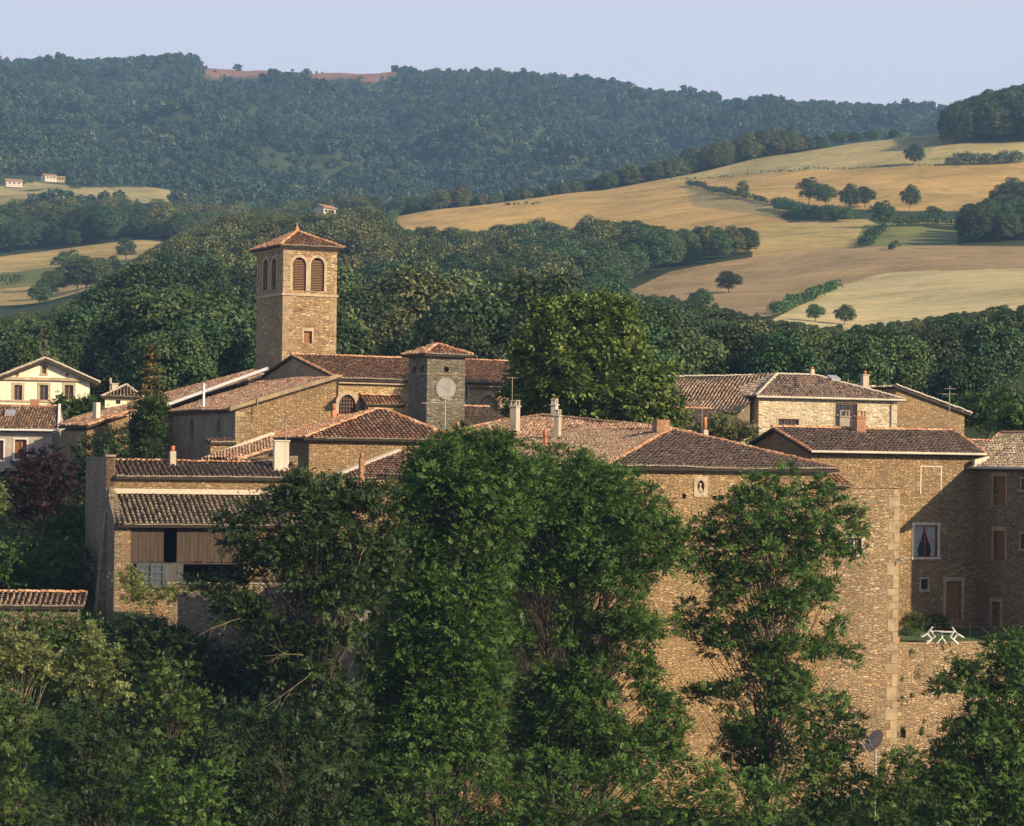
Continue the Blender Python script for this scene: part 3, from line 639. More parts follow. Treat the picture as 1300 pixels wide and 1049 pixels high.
mb = MB(); mb.box(pier, B.X(309, 690), .02, .14, zs - .14, zs - .06); mb.box(pier, B.X(309, 690), .0, .12, zl + .01, zl + .1); mb.build('beam', M['plank'], B.root)
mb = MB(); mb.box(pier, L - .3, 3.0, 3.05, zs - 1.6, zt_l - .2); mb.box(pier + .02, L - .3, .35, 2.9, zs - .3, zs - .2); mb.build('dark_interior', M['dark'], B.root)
d0 = B.front(173, 208, 715, 746); planks(d0[0], d0[1], d0[2], d0[3], .02, 'blue_wood', 'cart_door', .3)
mb = MB()
for f in (.05, .35, .62, .92):
    z = d0[2] + (d0[3] - d0[2]) * f; mb.box(d0[0], d0[1], -.05, -.012, z - .05, z + .05)
for f in (0, .5, .95): x = d0[0] + (d0[1] - d0[0]) * f; mb.box(x, x + .09, -.08, -.052, d0[2], d0[3])
mb.build('door_rails', M['blue_wood'], B.root)
d1 = B.front(209, 233, 715, 746); planks(d1[0], d1[1], d1[2], d1[3], .04, 'grey_wood', 'side_door', .25)
x = B.X(218.5, 580, ry - .3); chimney(B.root, x, ry - .5, ze_u, B.Z(573, x, ry), .34, .34, 'chimney', cap=False, pot=.3)
x = B.X(356.5, 580, ry - 1.3); chimney(B.root, x, ry - 1.3, ze_u, B.Z(561, x, ry), .85, .5, 'white_plaster'); z1 = B.Z(560, x, ry)
antenna(B.root, B.X(363, 545, ry + .5), ry + .5, ze_u, B.Z(532, x, ry + .5), [(.93, .5, .3, 3)])

# ramp walls below the barn
B = Bld('ramp_wall', 'low sloping garden wall capped with orange tiles below the barn', 'wall', 233, 137, 9, 900)
mb = MB(); pa, pb = B.loc(230, 753, 138), B.loc(462, 812, 128); pa, pb = Vector(pa), Vector(pb)
nrm = Vector((pb.y - pa.y, -(pb.x - pa.x), 0)).normalized() * .2
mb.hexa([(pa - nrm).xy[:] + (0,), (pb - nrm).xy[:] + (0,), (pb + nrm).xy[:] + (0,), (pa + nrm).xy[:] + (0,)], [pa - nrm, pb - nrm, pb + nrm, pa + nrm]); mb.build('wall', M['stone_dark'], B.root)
mb = MB(); n = int((pb - pa).length / .3)
for i in range(n):
    a, b = pa.lerp(pb, i / n), pa.lerp(pb, (i + .95) / n); q = nrm * 1.25; h = Vector((0, 0, .09 + random.uniform(0, .03)))
    if random.random() < .88: mb.hexa([a - q + Vector((0, 0, .003)), b - q + Vector((0, 0, .003)), b + q + Vector((0, 0, .003)), a + q + Vector((0, 0, .003))], [a - q * .5 + h, b - q * .5 + h, b + q * .5 + h, a + q * .5 + h])
mb.build('tile_coping', M['ridge'], B.root)
B = Bld('terrace_wall', 'low rough stone terrace wall in shade under the barn', 'wall', 240, 143, 9, 900)
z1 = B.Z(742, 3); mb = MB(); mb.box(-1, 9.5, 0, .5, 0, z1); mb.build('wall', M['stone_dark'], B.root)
mb = MB(); mb.box(-1.05, 9.55, -.05, .55, z1 + .002, z1 + .08); mb.build('coping', M['grey_plaster'], B.root)
B = Bld('gate_pier', 'pale stone pier behind the dark tree', 'pier', 449, 131, 25, 900)
z1 = B.Z(778, .4); mb = MB(); mb.box(0, .85, 0, .6, 0, z1); mb.build('shaft', M['cream'], B.root); mb = MB(); mb.box(-.5, .95, -.08, .9, z1 + .002, z1 + .12); mb.build('cap', M['cream'], B.root)

# ---------- front house (hip roof) and great front wall
B = Bld('front_house', 'large stone front house with dark ribbed hip roof and oval niche', 'house', 775, 144, 25, 1030)
oh = .55; LF = B.X(1050, 640); L = LF; ze = B.Z(592, 0)
zlow = B.Z(1010, 5)
hN = B.front(885, 894, 610, 626); h1 = B.front(866, 871, 627, 633); h2 = B.front(904.5, 910, 629.5, 635)
D_ = 20
mb = MB(); wall(mb, F_front(), [(0, ze), (L, ze)], 0, [hN + ((hN[3] - hN[2]) / 2,), h1, h2], .22); wall(mb, F_left(), [(0, ze), (D_, ze)], 0)
wall(mb, F_right(L), [(0, ze), (D_, ze)], 0); wall(mb, F_back(D_), [(0, ze), (L, ze)], 0); mb.build('wall', M['stone'], B.root)
for h in (h1, h2):
    mb = MB(); fbox(mb, F_front(), h[0], h[1], h[2], h[3], -.2, -.16); mb.build('putlog_hole', M['dark'], B.root)
# niche: pale slab with an oval opening and a small bust
mb = MB(); s0 = B.front(881, 898, 604, 630); cu, cz = (hN[0] + hN[1]) / 2, (hN[2] + hN[3]) / 2; ru, rz = (hN[1] - hN[0]) / 2, (hN[3] - hN[2]) / 2; n = 28; o_, i_ = [], []
for k in range(n):
    a = 2 * math.pi * k / n; ca, sa = math.cos(a), math.sin(a); m_ = max(abs(ca) / ((s0[1] - s0[0]) / 2), abs(sa) / ((s0[3] - s0[2]) / 2)); o_.append((cu + ca / m_, cz + sa / m_)); i_.append((cu + ca * ru, cz + sa * rz))
F0 = F_front()
for k in range(n):
    k2 = (k + 1) % n; mb.hexa([fp(F0, *(o_[k][0], -.02, o_[k][1])), fp(F0, o_[k2][0], -.02, o_[k2][1]), fp(F0, o_[k2][0], .04, o_[k2][1]), fp(F0, o_[k][0], .04, o_[k][1])], [fp(F0, i_[k][0], -.02, i_[k][1]), fp(F0, i_[k2][0], -.02, i_[k2][1]), fp(F0, i_[k2][0], .04, i_[k2][1]), fp(F0, i_[k][0], .04, i_[k][1])])
nz_ = mb.build('niche_surround', M['dressed'], B.root)
mb = MB(); fbox(mb, F0, hN[0], hN[1], hN[2], hN[3], -.22, -.2); mb.build('niche_back', M['brown_wood'], nz_)
mb = MB(); mb.tube([(cu, .1, cz - .30), (cu, .09, cz - .14), (cu, .09, cz - .02), (cu, .08, cz + .05), (cu, .08, cz + .16), (cu, .08, cz + .22)], [.16, .15, .05, .08, .09, .03], 10); mb.build('carved_bust', M['dressed'], nz_, True)
# hip roof
c0, c1 = (-oh, -oh, ze), (B.X(1066, 597, -oh), -oh, ze); ax = B.X(852, 545, 7.6); ay = 7.6; az = B.Z(545, ax, ay); a1 = (ax, ay, az); a2 = (ax, D_, az)
roof(B.root, [[c0, c1, a1], [c0, a1, a2, (-oh, D_, ze)], [c1, (c1[0], D_, ze), a2, a1]], 't_br', [(c0, a1), (c1, a1), (a1, a2)], rm='ridge')
mb = MB(); mb.box(-.3, L + .1, -.28, -.001, ze - .22, ze - .12); mb.build('cornice', M['dressed'], B.root)
# patches of lime render on the wall
x = B.X(834, 540, 7.5); chimney(B.root, x, 7.0, az - .9, B.Z(533, x, 7), .85, .6, 'brick', cap=False, name='brick_chimney'); mb = MB(); mb.box(x - .5, x + .5, 6.6, 7.35, az - .9, az - .45); mb.build('chimney_flashing', M['mortar'], B.root)
x = B.X(895, 545, 11); chimney(B.root, x, 11, az - .9, B.Z(546, x, 11), .3, .3, 'chimney', cap=False, pot=.75, name='clay_chimney')
x = B.X(891, 545, 12); antenna(B.root, x, 12, az - 1.2, B.Z(506, x, 12), [(.95, .5, 1.0, 2)], r=.018)
# gallery wing roof to the back left
a, b, c, d, e_ = B.loc(502, 569, 172), B.loc(756, 589, 149), B.loc(838, 549, 157), B.loc(690, 526, 171), B.loc(640, 531, 173)
G = Bld('long_house', 'long house with mottled red brown roof and slim chimneys behind the ash trees', 'house', 640, 160, 65, 700)
cv = lambda px, py, D: G.loc(px, py, D)
a, b, c, d, e_ = cv(500, 569, 172), cv(752, 590, 151), cv(842, 549, 160), cv(690, 526, 173), cv(636, 532, 174)
pl = np.array([a, b, c, d, e_]); cc = pl.mean(0); _, _, vv = np.linalg.svd(pl - cc); nn = vv[2] * np.sign(vv[2][2])
fit = [tuple(np.array(q) - np.array((0, 0, 1)) * ((np.array(q) - cc) @ nn) / nn[2]) for q in (a, b, c, d, e_)]
a, b, c, d, e_ = fit
r2 = lambda q, w_, z_: (q[0] + w_[0], q[1] + w_[1], q[2] + z_)
off = (G.e1[0] * 0 + 0, -8.0)
back = [r2(c, off, -2.2), r2(d, off, -2.2)]
roof(G.root, [[a, b, c, d, e_]], 't_red', [(e_, a), (d, c), (d, e_)], sag=.10, thick=.3)
mb = MB(); wz = -.35
for q0, q1 in ((a, b),):
    mb.quad((q0[0], q0[1] - .8, -18), (q1[0], q1[1] - .8, -18), (q1[0], q1[1] - .8, q1[2] + wz), (q0[0], q0[1] - .8, q0[2] + wz))
mb.quad((a[0], a[1] - .8, -18), (e_[0], e_[1] - 4, -18), (e_[0], e_[1] - 4, e_[2] - 1.2), (a[0], a[1] - .8, a[2] + wz))
mb.quad((d[0], d[1] - .2, -18), (c[0], c[1] - .2, -18), (c[0], c[1] - .2, c[2] - .35), (d[0], d[1] - .2, d[2] - .35))
mb.build('wall', M['stone_house'], G.root)
def ch_at(Bq, px, pyt, pyb, D, wpx, mat='chimney', **k):
    p = Bq.loc(px, pyt, D); q = Bq.loc(px, pyb, D); w = wpx / FP * D
    return chimney(Bq.root, p[0], p[1], q[2] - .8, p[2], w * .95, w * .75, mat, **k)
ch_at(G, 654, 517, 531, 168, 12, legs=True); ch_at(G, 704, 515, 528, 176, 9, 'white_plaster', legs=True, label='white chimney behind the ridge'); ch_at(G, 708, 529, 550, 163, 9, legs=True)
p = G.loc(692, 556, 159); chimney(G.root, p[0], p[1], p[2] - .5, p[2] + .03, .2, .2, 'clay', cap=False, pot=.45, name='clay_vent')
p = G.loc(650, 517, 168.6); antenna(G.root, p[0], p[1], p[2], p[2] + 1.9, [(.97, .4, 1, 2)], r=.02)
p = G.loc(565, 538, 166); antenna(G.root, p[0], p[1], p[2] - .5, G.loc(565, 503, 166)[2], [(.80, 2.7, -1.05, 6), (.98, .9, -1.05, 3)], r=.04)
p = G.loc(581, 541, 165); chimney(G.root, p[0], p[1], p[2] - .6, p[2] - .1, .22, .22, 'clay', cap=False, pot=.35, name='clay_vent')
# dark roof right of the clock tower
B = Bld('sacristy', 'low dark tiled roof right of the clock tower against the nave', 'outbuilding', 592, 176, 25, 640)
x1 = B.X(660, 530); z0, z1 = B.Z(541, 0), B.Z(516, 0, 5); roof(B.root, [[(0, -.3, z0), (x1, -.3, z0), (x1, 5, z1), (0, 5, z1)]], 't_br', [((0, 5, z1), (x1, 5, z1))]); mb = MB(); mb.box(0, x1, 0, 4.9, 0, z0 - .15); mb.build('wall', M['stone_dark'], B.root)
# low lean-to with pale verge left of the long house
B = Bld('side_shed', 'low tiled shed with pale raking verge and orange brick flue', 'outbuilding', 434, 150, 25, 700)
p = [B.loc(424, 606, 150), B.loc(512, 606, 152), B.loc(512, 573, 156), B.loc(506, 573, 156)]
roof(B.root, [p], 't_red', sp=.22); a, b = Vector(p[0]), Vector(p[3]); u = Vector((0, 0, .15)); w2 = Vector((.1, -.12, 0)); mb = MB(); mb.hexa([a - w2, b - w2, b + w2, a + w2], [a - w2 + u, b - w2 + u, b + w2 + u, a + w2 + u]); mb.build('verge', M['mortar'], B.root)
q = B.loc(459, 604, 149); z1 = B.loc(459, 582, 149)[2]; chimney(B.root, q[0], q[1], q[2] - 2, z1, .27, .27, 'brick', cap=False, pot=.3, name='brick_flue')
mb = MB(); mb.box(0, 3.8, .2, 3.5, 0, B.Z(612, 0)); mb.build('wall', M['stone_house'], B.root)

# ---------- buttress wall with quoined corner + terrace wall (same line as front house)
B = Bld('front_house', '', '', 775, 144, 25, 1030) if False else None
E = Bld('garden_front_wall', 'sunlit stone wall glimpsed between the foreground ash trunks', 'wall', 775, 144.35, 25, 1030)
mb = MB(); u0 = E.X(478, 800); z0 = E.Z(618, -4)
wall(mb, F_front(), [(u0, z0 - 2.5), (-9, z0 - 2.2), (-8.9, z0), (-.15, z0)], 0, (), .3, .6); mb.build('wall', M['stone'], E.root)
W = Bld('corner_wall', 'tall sunlit stone wall with pale quoined corner and barred window', 'wall', 1046, 149.95, 25, 1030)
LW = W.X(1139, 750); zt = W.Z(620, LW); hb = W.front(1074, 1092, 683, 704); hd = W.front(1078, 1082, 640, 650)
mb = MB(); wall(mb, F_front(-.12), [(-8, zt - 12), (-2, zt - 5), (-.2, zt - 3.3), (0, zt), (LW, zt)], 0, [hb], .3, .8); wall(mb, F_right(LW), [(-.12, zt), (8, zt)], 0)
mb.build('wall', M['stone_rough'], W.root)
Fw = F_front(-.12)
o = window(Fw, hb, W.root, 4, 1, 'iron', 'dressed', .2, back='grey_plaster')
quoins(W.root, LW, -.12, W.Z(1000, LW), zt - .1, (-1, 1), 'quoin', .35, .8, .8, .4)
mb = MB(); mb.box(-.3, LW + .1, -.2, .9, zt + .002, zt + .09); mb.build('coping', M['stone_rough'], W.root)
a = (-.6, -.5, zt + .25); roof(W.root, [[(-1.0, -.45, zt + .12), (1.5, -.45, zt + .12), (1.5, .9, zt + .75), (-1.0, .9, zt + .75)]], 't_or', name='tile_coping')
T = Bld('terrace_parapet', 'rough stone retaining wall with weeds below the garden lawn', 'wall', 1139, W.world(LW, .05)[1], 25, 1060)
LT = T.X(1420, 850); zt = T.Z(817.5, 2); hh = T.front(1143, 1150, 927, 937)
mb = MB(); wall(mb, F_front(), [(-.6, zt), (LT, zt)], 0, [hh], .3, .55); mb.quad((0, .55, 0), (LT, .55, 0), (LT, .55, zt), (0, .55, zt)); mb.build('wall', M['stone_rough'], T.root)
mb = MB(); x = 0
while x < LT:
    w0 = random.uniform(.5, .9); mb.box(x + .01, x + w0, -.05, .6, zt + .003, zt + random.uniform(.06, .09)); x += w0
mb.build('coping_stones', M['quoin'], T.root)
mb = MB(); fbox(mb, F_front(), hh[0], hh[1], hh[2], hh[3], -.29, -.2); mb.build('drain_hole', M['dark'], T.root)
mb = MB(); mb.tube([(LT * .0 + .15, .0, zt + .08), (.15, 0, zt + .42)], [.12, .15], 8); mb.build('flower_pot', M['clay'], T.root)
# iron fence wires
mb = MB()
for i in range(7): x = .5 + i * 2.4; mb.tube([(x, .3, zt), (x, .3, zt + 1.15)], .016, 5)
for h_ in (.3, .6, .88, 1.12): mb.tube([(.1, .3, zt + h_), (15, .3, zt + h_)], .006, 4)
mb.build('wire_fence', M['iron'], T.root)

# ---------- courtyard house
K = Bld('courtyard_house', 'three storey stone courtyard house with ribbed roof and curtained window', 'house', 1030, 156.5, 22, 835)
L = K.X(1240, 700); ze = K.Z(573, 0); D_ = 8.8; ry = 4.4; zr = K.Z(543, 0, ry)
hw = K.front(1161, 1190, 667, 707.5); hq = K.front(1169, 1177.5, 735, 748.5); hd = K.front(1201, 1220, 738, 786)
mb = MB(); wall(mb, F_front(), [(0, ze), (L + .5, ze)], 0, [hw, hq, hd]); wall(mb, F_left(), [(0, ze), (ry, zr - .2), (D_, ze)], 0); wall(mb, F_right(L + .5), [(0, ze), (ry, zr - .2), (D_, ze)], 0); wall(mb, F_back(D_), [(0, ze), (L, ze)], 0)
mb.build('wall', M['stone_house'], K.root)
window(F_front(), hw, K.root, 2, 2, 'brown_wood', 'white_plaster', .17, True)
window(F_front(), hq, K.root, 1, 1, 'grey_wood', 'dressed', .1)
door(F_front(), hd, K.root, 'door_wood', 'dressed', .2, label='orange brown wooden door in pale stone frame')
bw = K.front(1169.5, 1194, 593, 627.5); surround(F_front(), bw, M['white_plaster'], K.root, .07, 'blocked_window', .02, sill=False)
xr = K.X(1213, 560, ry); x0 = -.35
e0, e1_ = (x0, -.5, ze), (K.X(1251, 573, -.5), -.5, ze); r0, r1 = (x0 - .0, ry, zr), (K.X(1211, 543, ry), ry, zr)
roof(K.root, [[e0, e1_, r1, r0], [r0, r1, (e1_[0], D_ + .5, ze), (x0, D_ + .5, ze)], [e1_, (e1_[0], D_ + .5, ze), r1]], 't_br', [(r0, r1), (e0, r0), (e1_, r1)], rm='ridge')
mb = MB(); mb.tube([(x0, -.62, ze - .02), (e1_[0], -.62, ze - .02)], .07, 8); mb.build('gutter', M['white_plaster'], K.root)
mb = MB(); q = K.X(1233, 582, -.2); mb.hexa([(q, -.62, ze - .75), (q + 1.0, -.62, ze - .4), (q + 1.0, -.3, ze - .4), (q, -.3, ze - .75)], [(q, -.62, ze - .35), (q + 1.0, -.62, ze - .12), (q + 1.0, -.3, ze - .12), (q, -.3, ze - .35)]); mb.build('eave_return', M['white_plaster'], K.root)
x = K.X(1089, 545, 3.8); chimney(K.root, x, 3.6, zr - .9, K.Z(531, x, 3.6), .62, .5, 'brick', name='brick_chimney', legs=True, cap=True)
x = K.X(1070, 540, 5.5); chimney(K.root, x, 5.5, zr - .9, K.Z(530, x, 5.5), .7, .5, 'grey_plaster', legs=True)
mb = MB(); x = K.X(1151, 645); mb.tube([K.loc(1139.5, 655, 152.2), K.loc(1146, 652, 152.2), K.loc(1148.5, 643, 152.2), K.loc(1142, 641, 152.3)], .05, 7); mb.build('drainpipe', M['white_plaster'], K.root)
mb = MB(); a, b = K.loc(1140, 703, 152), K.loc(1138, 716, 152); mb.tube([K.loc(1137, 714, 151.8), K.loc(1142, 709, 151.8), K.loc(1146, 714, 151.5)], .05, 6); mb.build('wall_lamp', M['zinc'], K.root)
p = K.loc(1205, 545, 166); antenna(K.root, p[0], p[1], p[2] - 1, K.loc(1205, 490, 166)[2], [(.86, 1.6, .5, 6), (.95, .5, 2.0, 3)], r=.025)
# right wing: long left-facing wall coming forward
Rw = Bld('right_wing', 'shaded stone wing with brown shuttered windows at the right edge', 'house', 1240, P(0, 0, 1).y * (K.world(L, 0)[1]), 22, 835)
zE = Rw.Z(593, 0, 0); FR = F_left(0)
def rside(px0, px1, py0, py1): 
    m_ = (py0 + py1) / 2; a, b = Rw.Y(px1, m_), Rw.Y(px0, m_); y = (a + b) / 2
    return a, b, Rw.Z(py1, 0, y), Rw.Z(py0, 0, y)
wa = [rside(1261, 1277, 605, 641), rside(1261, 1276, 674, 711), rside(1297, 1308, 608, 622), rside(1296, 1307, 678, 697)]; wd = rside(1259, 1270, 764, 796)
yn = -7.4
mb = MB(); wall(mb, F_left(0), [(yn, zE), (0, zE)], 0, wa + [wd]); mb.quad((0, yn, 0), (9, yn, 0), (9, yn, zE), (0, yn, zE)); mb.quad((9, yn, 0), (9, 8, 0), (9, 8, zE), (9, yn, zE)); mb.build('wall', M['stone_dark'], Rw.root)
for i, h in enumerate(wa):
    if i < 2: door(F_left(0), h, Rw.root, 'brown_wood', 'dressed', .14, 'shutter', planks=3); 
    else: window(F_left(0), h, Rw.root, 2, 2, 'brown_wood', 'dressed', .12)
door(F_left(0), wd, Rw.root, 'brown_wood', 'dressed', .18)
e0, e1_ = (-.6, yn - .4, zE - .05), (-.6, 1.0, zE - .05); rz_ = zE + 2.1; roof(Rw.root, [[e0, e1_, (4.4, 4.4, rz_), (4.4, yn - .4, rz_)], [(4.4, yn - .4, rz_), (4.4, 4.4, rz_), (9.4, 1, zE), (9.4, yn - .4, zE)]], 't_gr', [(e1_, (4.4, 4.4, rz_)), ((4.4, 4.4, rz_), (4.4, yn - .4, rz_))])
mb = MB(); mb.tube([(-.68, yn - .4, zE - .05), (-.68, .6, zE - .05)], .07, 8); mb.build('gutter', M['zinc'], Rw.root)
Rb = Bld('back_roof', 'strip of tiled outbuilding roof behind the right wing', 'outbuilding', 1236, 172, 22, 640)
z0, z1 = Rb.Z(579, 0), Rb.Z(559.5, 0, 3); x1 = Rb.X(1291, 560); roof(Rb.root, [[(-1, -.3, z0), (x1, -.3, z0), (x1, 3, z1), (-1, 3, z1)]], 't_pale', [((-1, 3, z1), (x1, 3, z1))]); mb = MB(); mb.box(-1, x1, 0, 3, 0, z0 - .15); mb.build('wall', M['stone_house'], Rb.root)

# ---------- lawn, table and chairs
lw = MB(); g0, g1, g2, g3 = T.world(0, .5), T.world(16, .5), K.world(L + 6, .1), K.world(4, .1)
zl = T.zb + zt - .03; zk = K.zb + K.Z(799, 6)
lw.quad((g0[0], g0[1], zl), (g1[0], g1[1], zl), (g2[0], g2[1], zk), (g3[0], g3[1], zk))
m_, t_, b_ = new_mat('lawn_grass'); n_ = noise(t_, N(t_, 'TexCoord').outputs['Object'], 3, 6, .7); r_ = ramp(t_, [(.3, (.03, .06, .015)), (.7, (.07, .12, .03))]); t_.links.new(n_.outputs[0], r_.inputs[0]); t_.links.new(r_.outputs[0], b_.inputs['Base Color']); b_.inputs['Roughness'].default_value = 1
tag(lw.build('lawn', m_), kind='structure')
def gp(px, py, D): p = P(px, py, D); return p.x, p.y
tx, ty = gp(1196, 810, 153.2); zlw = zl + .02
tb = empty('garden_table', (tx, ty, zlw), 0, label='white round garden table between two tipped white chairs', cat='table')
mb = MB(); n = 24; mb.tube([(0, 0, .70), (0, 0, .735)], .58, n); mb.build('table_top', M['white_plastic'], tb); mb = MB(); mb.tube([(0, 0, .30), (0, 0, .70)], .05, 8); mb.build('pedestal', M['white_plastic'], tb)
for k in range(4):
    a = math.pi / 2 * k + .5; mb = MB(); mb.tube([(0, 0, .34), (math.cos(a) * .2, math.sin(a) * .2, .2), (math.cos(a) * .36, math.sin(a) * .36, .01)], [.03, .026, .022], 6); mb.build('leg', M['white_plastic'], tb)
def make_chair():
    r = empty('garden_chair', (0, 0, 0)); m = MB()     # faces +x, origin at front feet
    m.box(-.42, .02, -.24, .24, .40, .435); m.box(-.42, .02, -.24, -.22, .36, .40); m.box(-.42, .02, .22, .24, .36, .40); m.build('seat', M['white_plastic'], r, bevel=.01)
    m = MB()
    for i in range(5): y = -.2 + i * .1; m.hexa([(-.42, y - .03, .44), (-.39, y - .03, .44), (-.39, y + .03, .44), (-.42, y + .03, .44)], [(-.52, y - .03, .82), (-.49, y - .03, .82), (-.49, y + .03, .82), (-.52, y + .03, .82)])
    m.hexa([(-.53, -.24, .80), (-.485, -.24, .80), (-.485, .24, .80), (-.53, .24, .80)], [(-.545, -.22, .88), (-.50, -.22, .88), (-.50, .22, .88), (-.545, .22, .88)]); m.build('backrest', M['white_plastic'], r)
    for sy in (-1, 1):
        m = MB(); m.tube([(.04, sy * .24, 0), (0, sy * .23, .4)], [.042, .05], 6); m.build('leg', M['white_plastic'], r)
        m = MB(); m.tube([(-.46, sy * .24, 0), (-.40, sy * .23, .4)], [.042, .05], 6); m.build('leg', M['white_plastic'], r)
        m = MB(); m.tube([(.0, sy * .25, .42), (.0, sy * .27, .62), (-.25, sy * .27, .65), (-.47, sy * .24, .66)], .036, 6); m.build('armrest', M['white_plastic'], r)
    return r
c1 = make_chair(); tag(c1, 'white plastic garden chair tipped forward against the left side of the table', 'chair', 'white chairs tipped against the table')
c1.location = (tx - .93 - .0, ty, zlw + .03); c1.rotation_euler = (0, R(52), 0)
c2 = c1.copy(); C.objects.link(c2); c2['label'] = 'white plastic garden chair tipped forward against the right side of the table'
for ch in list(c1.children):
    q = ch.copy(); C.objects.link(q); q.parent = c2
c2.location = (tx + .93, ty, zlw + .03); c2.rotation_euler = (0, R(52), R(180))
# satellite dish by the wall foot
p = P(1112, 950, 147); ds = empty('satellite_dish', (p.x, p.y, p.z - 1.0), label='grey satellite dish on a post below the retaining wall', cat='satellite dish')
mb = MB(); V0 = []; n = 20; nr = 5; ax_ = Vector((-.75, -.45, .5)).normalized(); s_ = ax_.cross(Vector((0, 0, 1))).normalized(); u_ = s_.cross(ax_)
cen = Vector((0, 0, 1.35))
for layer in (0, .03):
    for i in range(nr + 1):
        for k in range(n):
            r_ = .62 * i / nr; a = 2 * math.pi * k / n; V0.append(cen + s_ * math.cos(a) * r_ + u_ * math.sin(a) * r_ * 1.1 + ax_ * (r_ * r_ * .45 - layer))
Fs = []
for l_ in range(2):
    for i in range(nr):
        for k in range(n): b0 = l_ * (nr + 1) * n; Fs.append((b0 + i * n + k, b0 + i * n + (k + 1) % n, b0 + (i + 1) * n + (k + 1) % n, b0 + (i + 1) * n + k))
mb.add(V0, Fs); mb.build('dish', M['zinc'], ds, True); mb = MB(); mb.tube([(0, 0, -3), (0, .1, 1.3)], .05, 8); mb.build('post', M['zinc'], ds)
mb = MB(); mb.tube([cen - u_ * .6, cen + ax_ * .6], .02, 6); mb.build('feed_arm', M['zinc'], ds)

# ---------- house at right rear
Q = Bld('pale_stone_house', 'pale stone house with hipped lichen covered roof at right rear', 'house', 962, 212, 22, 620)
L = Q.X(1139, 520); W_ = Q.Y(926, 510); ze = Q.Z(503, 0); oh = .45
hA = Q.front(1060, 1088, 512, 545); hB = Q.front(988, 1014, 532, 546)
mb = MB(); wall(mb, F_front(), [(0, ze), (L, ze)], 0, [hA, hB]); wall(mb, F_left(), [(0, ze), (W_, ze)], 0); wall(mb, F_right(L), [(0, ze), (W_, ze)], 0); wall(mb, F_back(W_), [(0, ze), (L, ze)], 0); mb.build('wall', M['stone_pale'], Q.root)
window(F_front(), hA, Q.root, 3, 3, 'brown_wood', 'dressed', .12, fw=.12); window(F_front(), hB, Q.root, 3, 2, 'brown_wood', 'dressed', .12, fw=.1)
D2 = max(W_, 6); ry = D2 / 2 + 0; ax = Q.X(986, 475, ry); az = Q.Z(475.5, ax, ry); bx = Q.X(1034, 475, ry)
c4 = [(-oh, -oh, ze), (L + oh, -oh, ze), (L + oh, D2 + oh, ze), (-oh, D2 + oh, ze)]; a1, a2 = (ax, ry, az), (bx, ry, az)
roof(Q.root, [[c4[0], c4[1], a2, a1], [c4[1], c4[2], a2], [c4[2], c4[3], a1, a2], [c4[3], c4[0], a1]], 't_pale', [(c4[0], a1), (c4[1], a2), (a1, a2), (c4[3], a1)], rm='mortar')
mb = MB(); mb.tube([(-oh, -oh - .05, ze - .05), (L + oh, -oh - .05, ze - .05)], .08, 6); mb.build('gutter', M['white_plaster'], Q.root)
x = Q.X(1031, 470, ry); chimney(Q.root, x, ry, az - .3, Q.Z(469, x, ry), .3, .3, 'chimney', cap=False, pot=.2)
x = Q.X(1098, 480, ry + 1); chimney(Q.root, x, ry + 1, ze, Q.Z(477, x, ry + 1), .55, .45, 'chimney', cap=True, pot=.3)
mb = MB(); x = Q.X(1131, 520); mb.tube([(x, -.1, 0), (x, -.1, ze - .5), (x + .3, -.4, ze - .15)], .06, 6); mb.build('downpipe', M['zinc'], Q.root)
p_, q_ = Q.X(1055, 490, 2), 2.2; zz = ze + (az - ze) * (q_ + oh) / (ry + oh); mb = MB(); mb.hexa([(p_, 1.9, zz - .0), (p_ + .8, 1.9, zz), (p_ + .8, 2.7, zz + .35), (p_, 2.7, zz + .35)], [(p_, 1.85, zz + .2), (p_ + .8, 1.85, zz + .2), (p_ + .8, 2.65, zz + .5), (p_, 2.65, zz + .5)]); mb.build('skylight', M['zinc'], Q.root)
# roof to its left
V_ = Bld('terraced_cottages', 'row of mottled pale red roofs left of the pale stone house', 'house', 866, 208, 22, 620)
a, b, c, d = V_.loc(845, 521, 210), V_.loc(940, 521, 208), V_.loc(985, 477, 222), V_.loc(845, 479, 222)
pl = np.array([a, b, c, d]); 
roof(V_.root, [[a, b, c, d]], 't_pale', [(d, c)], sag=.1, rm='mortar')
mb = MB(); mb.hexa([(a[0], a[1] + .4, 0), (b[0], b[1] + .4, 0), (c[0], c[1], 0), (d[0], d[1], 0)], [(a[0], a[1] + .4, a[2] - .3), (b[0], b[1] + .4, b[2] - .3), (c[0], c[1], c[2] - .3), (d[0], d[1], d[2] - .3)]); mb.build('wall', M['stone_dark'], V_.root)
V2 = Bld('low_cottage', 'low cottage with brown ribbed roof in front of the pale house', 'house', 880, 196, 22, 620)
z0, z1 = V2.Z(542, 4), V2.Z(520, 4, 4); x1 = V2.X(962, 540); roof(V2.root, [[(-2, -.3, z0), (x1, -.3, z0), (x1 - 1.5, 4.5, z1), (-2, 4.5, z1)]], 't_br', [((-2, 4.5, z1), (x1 - 1.5, 4.5, z1))]); mb = MB(); mb.box(-2, x1 - .6, 0, 4.3, 0, z0 - .12); mb.build('wall', M['stone_pale'], V2.root)
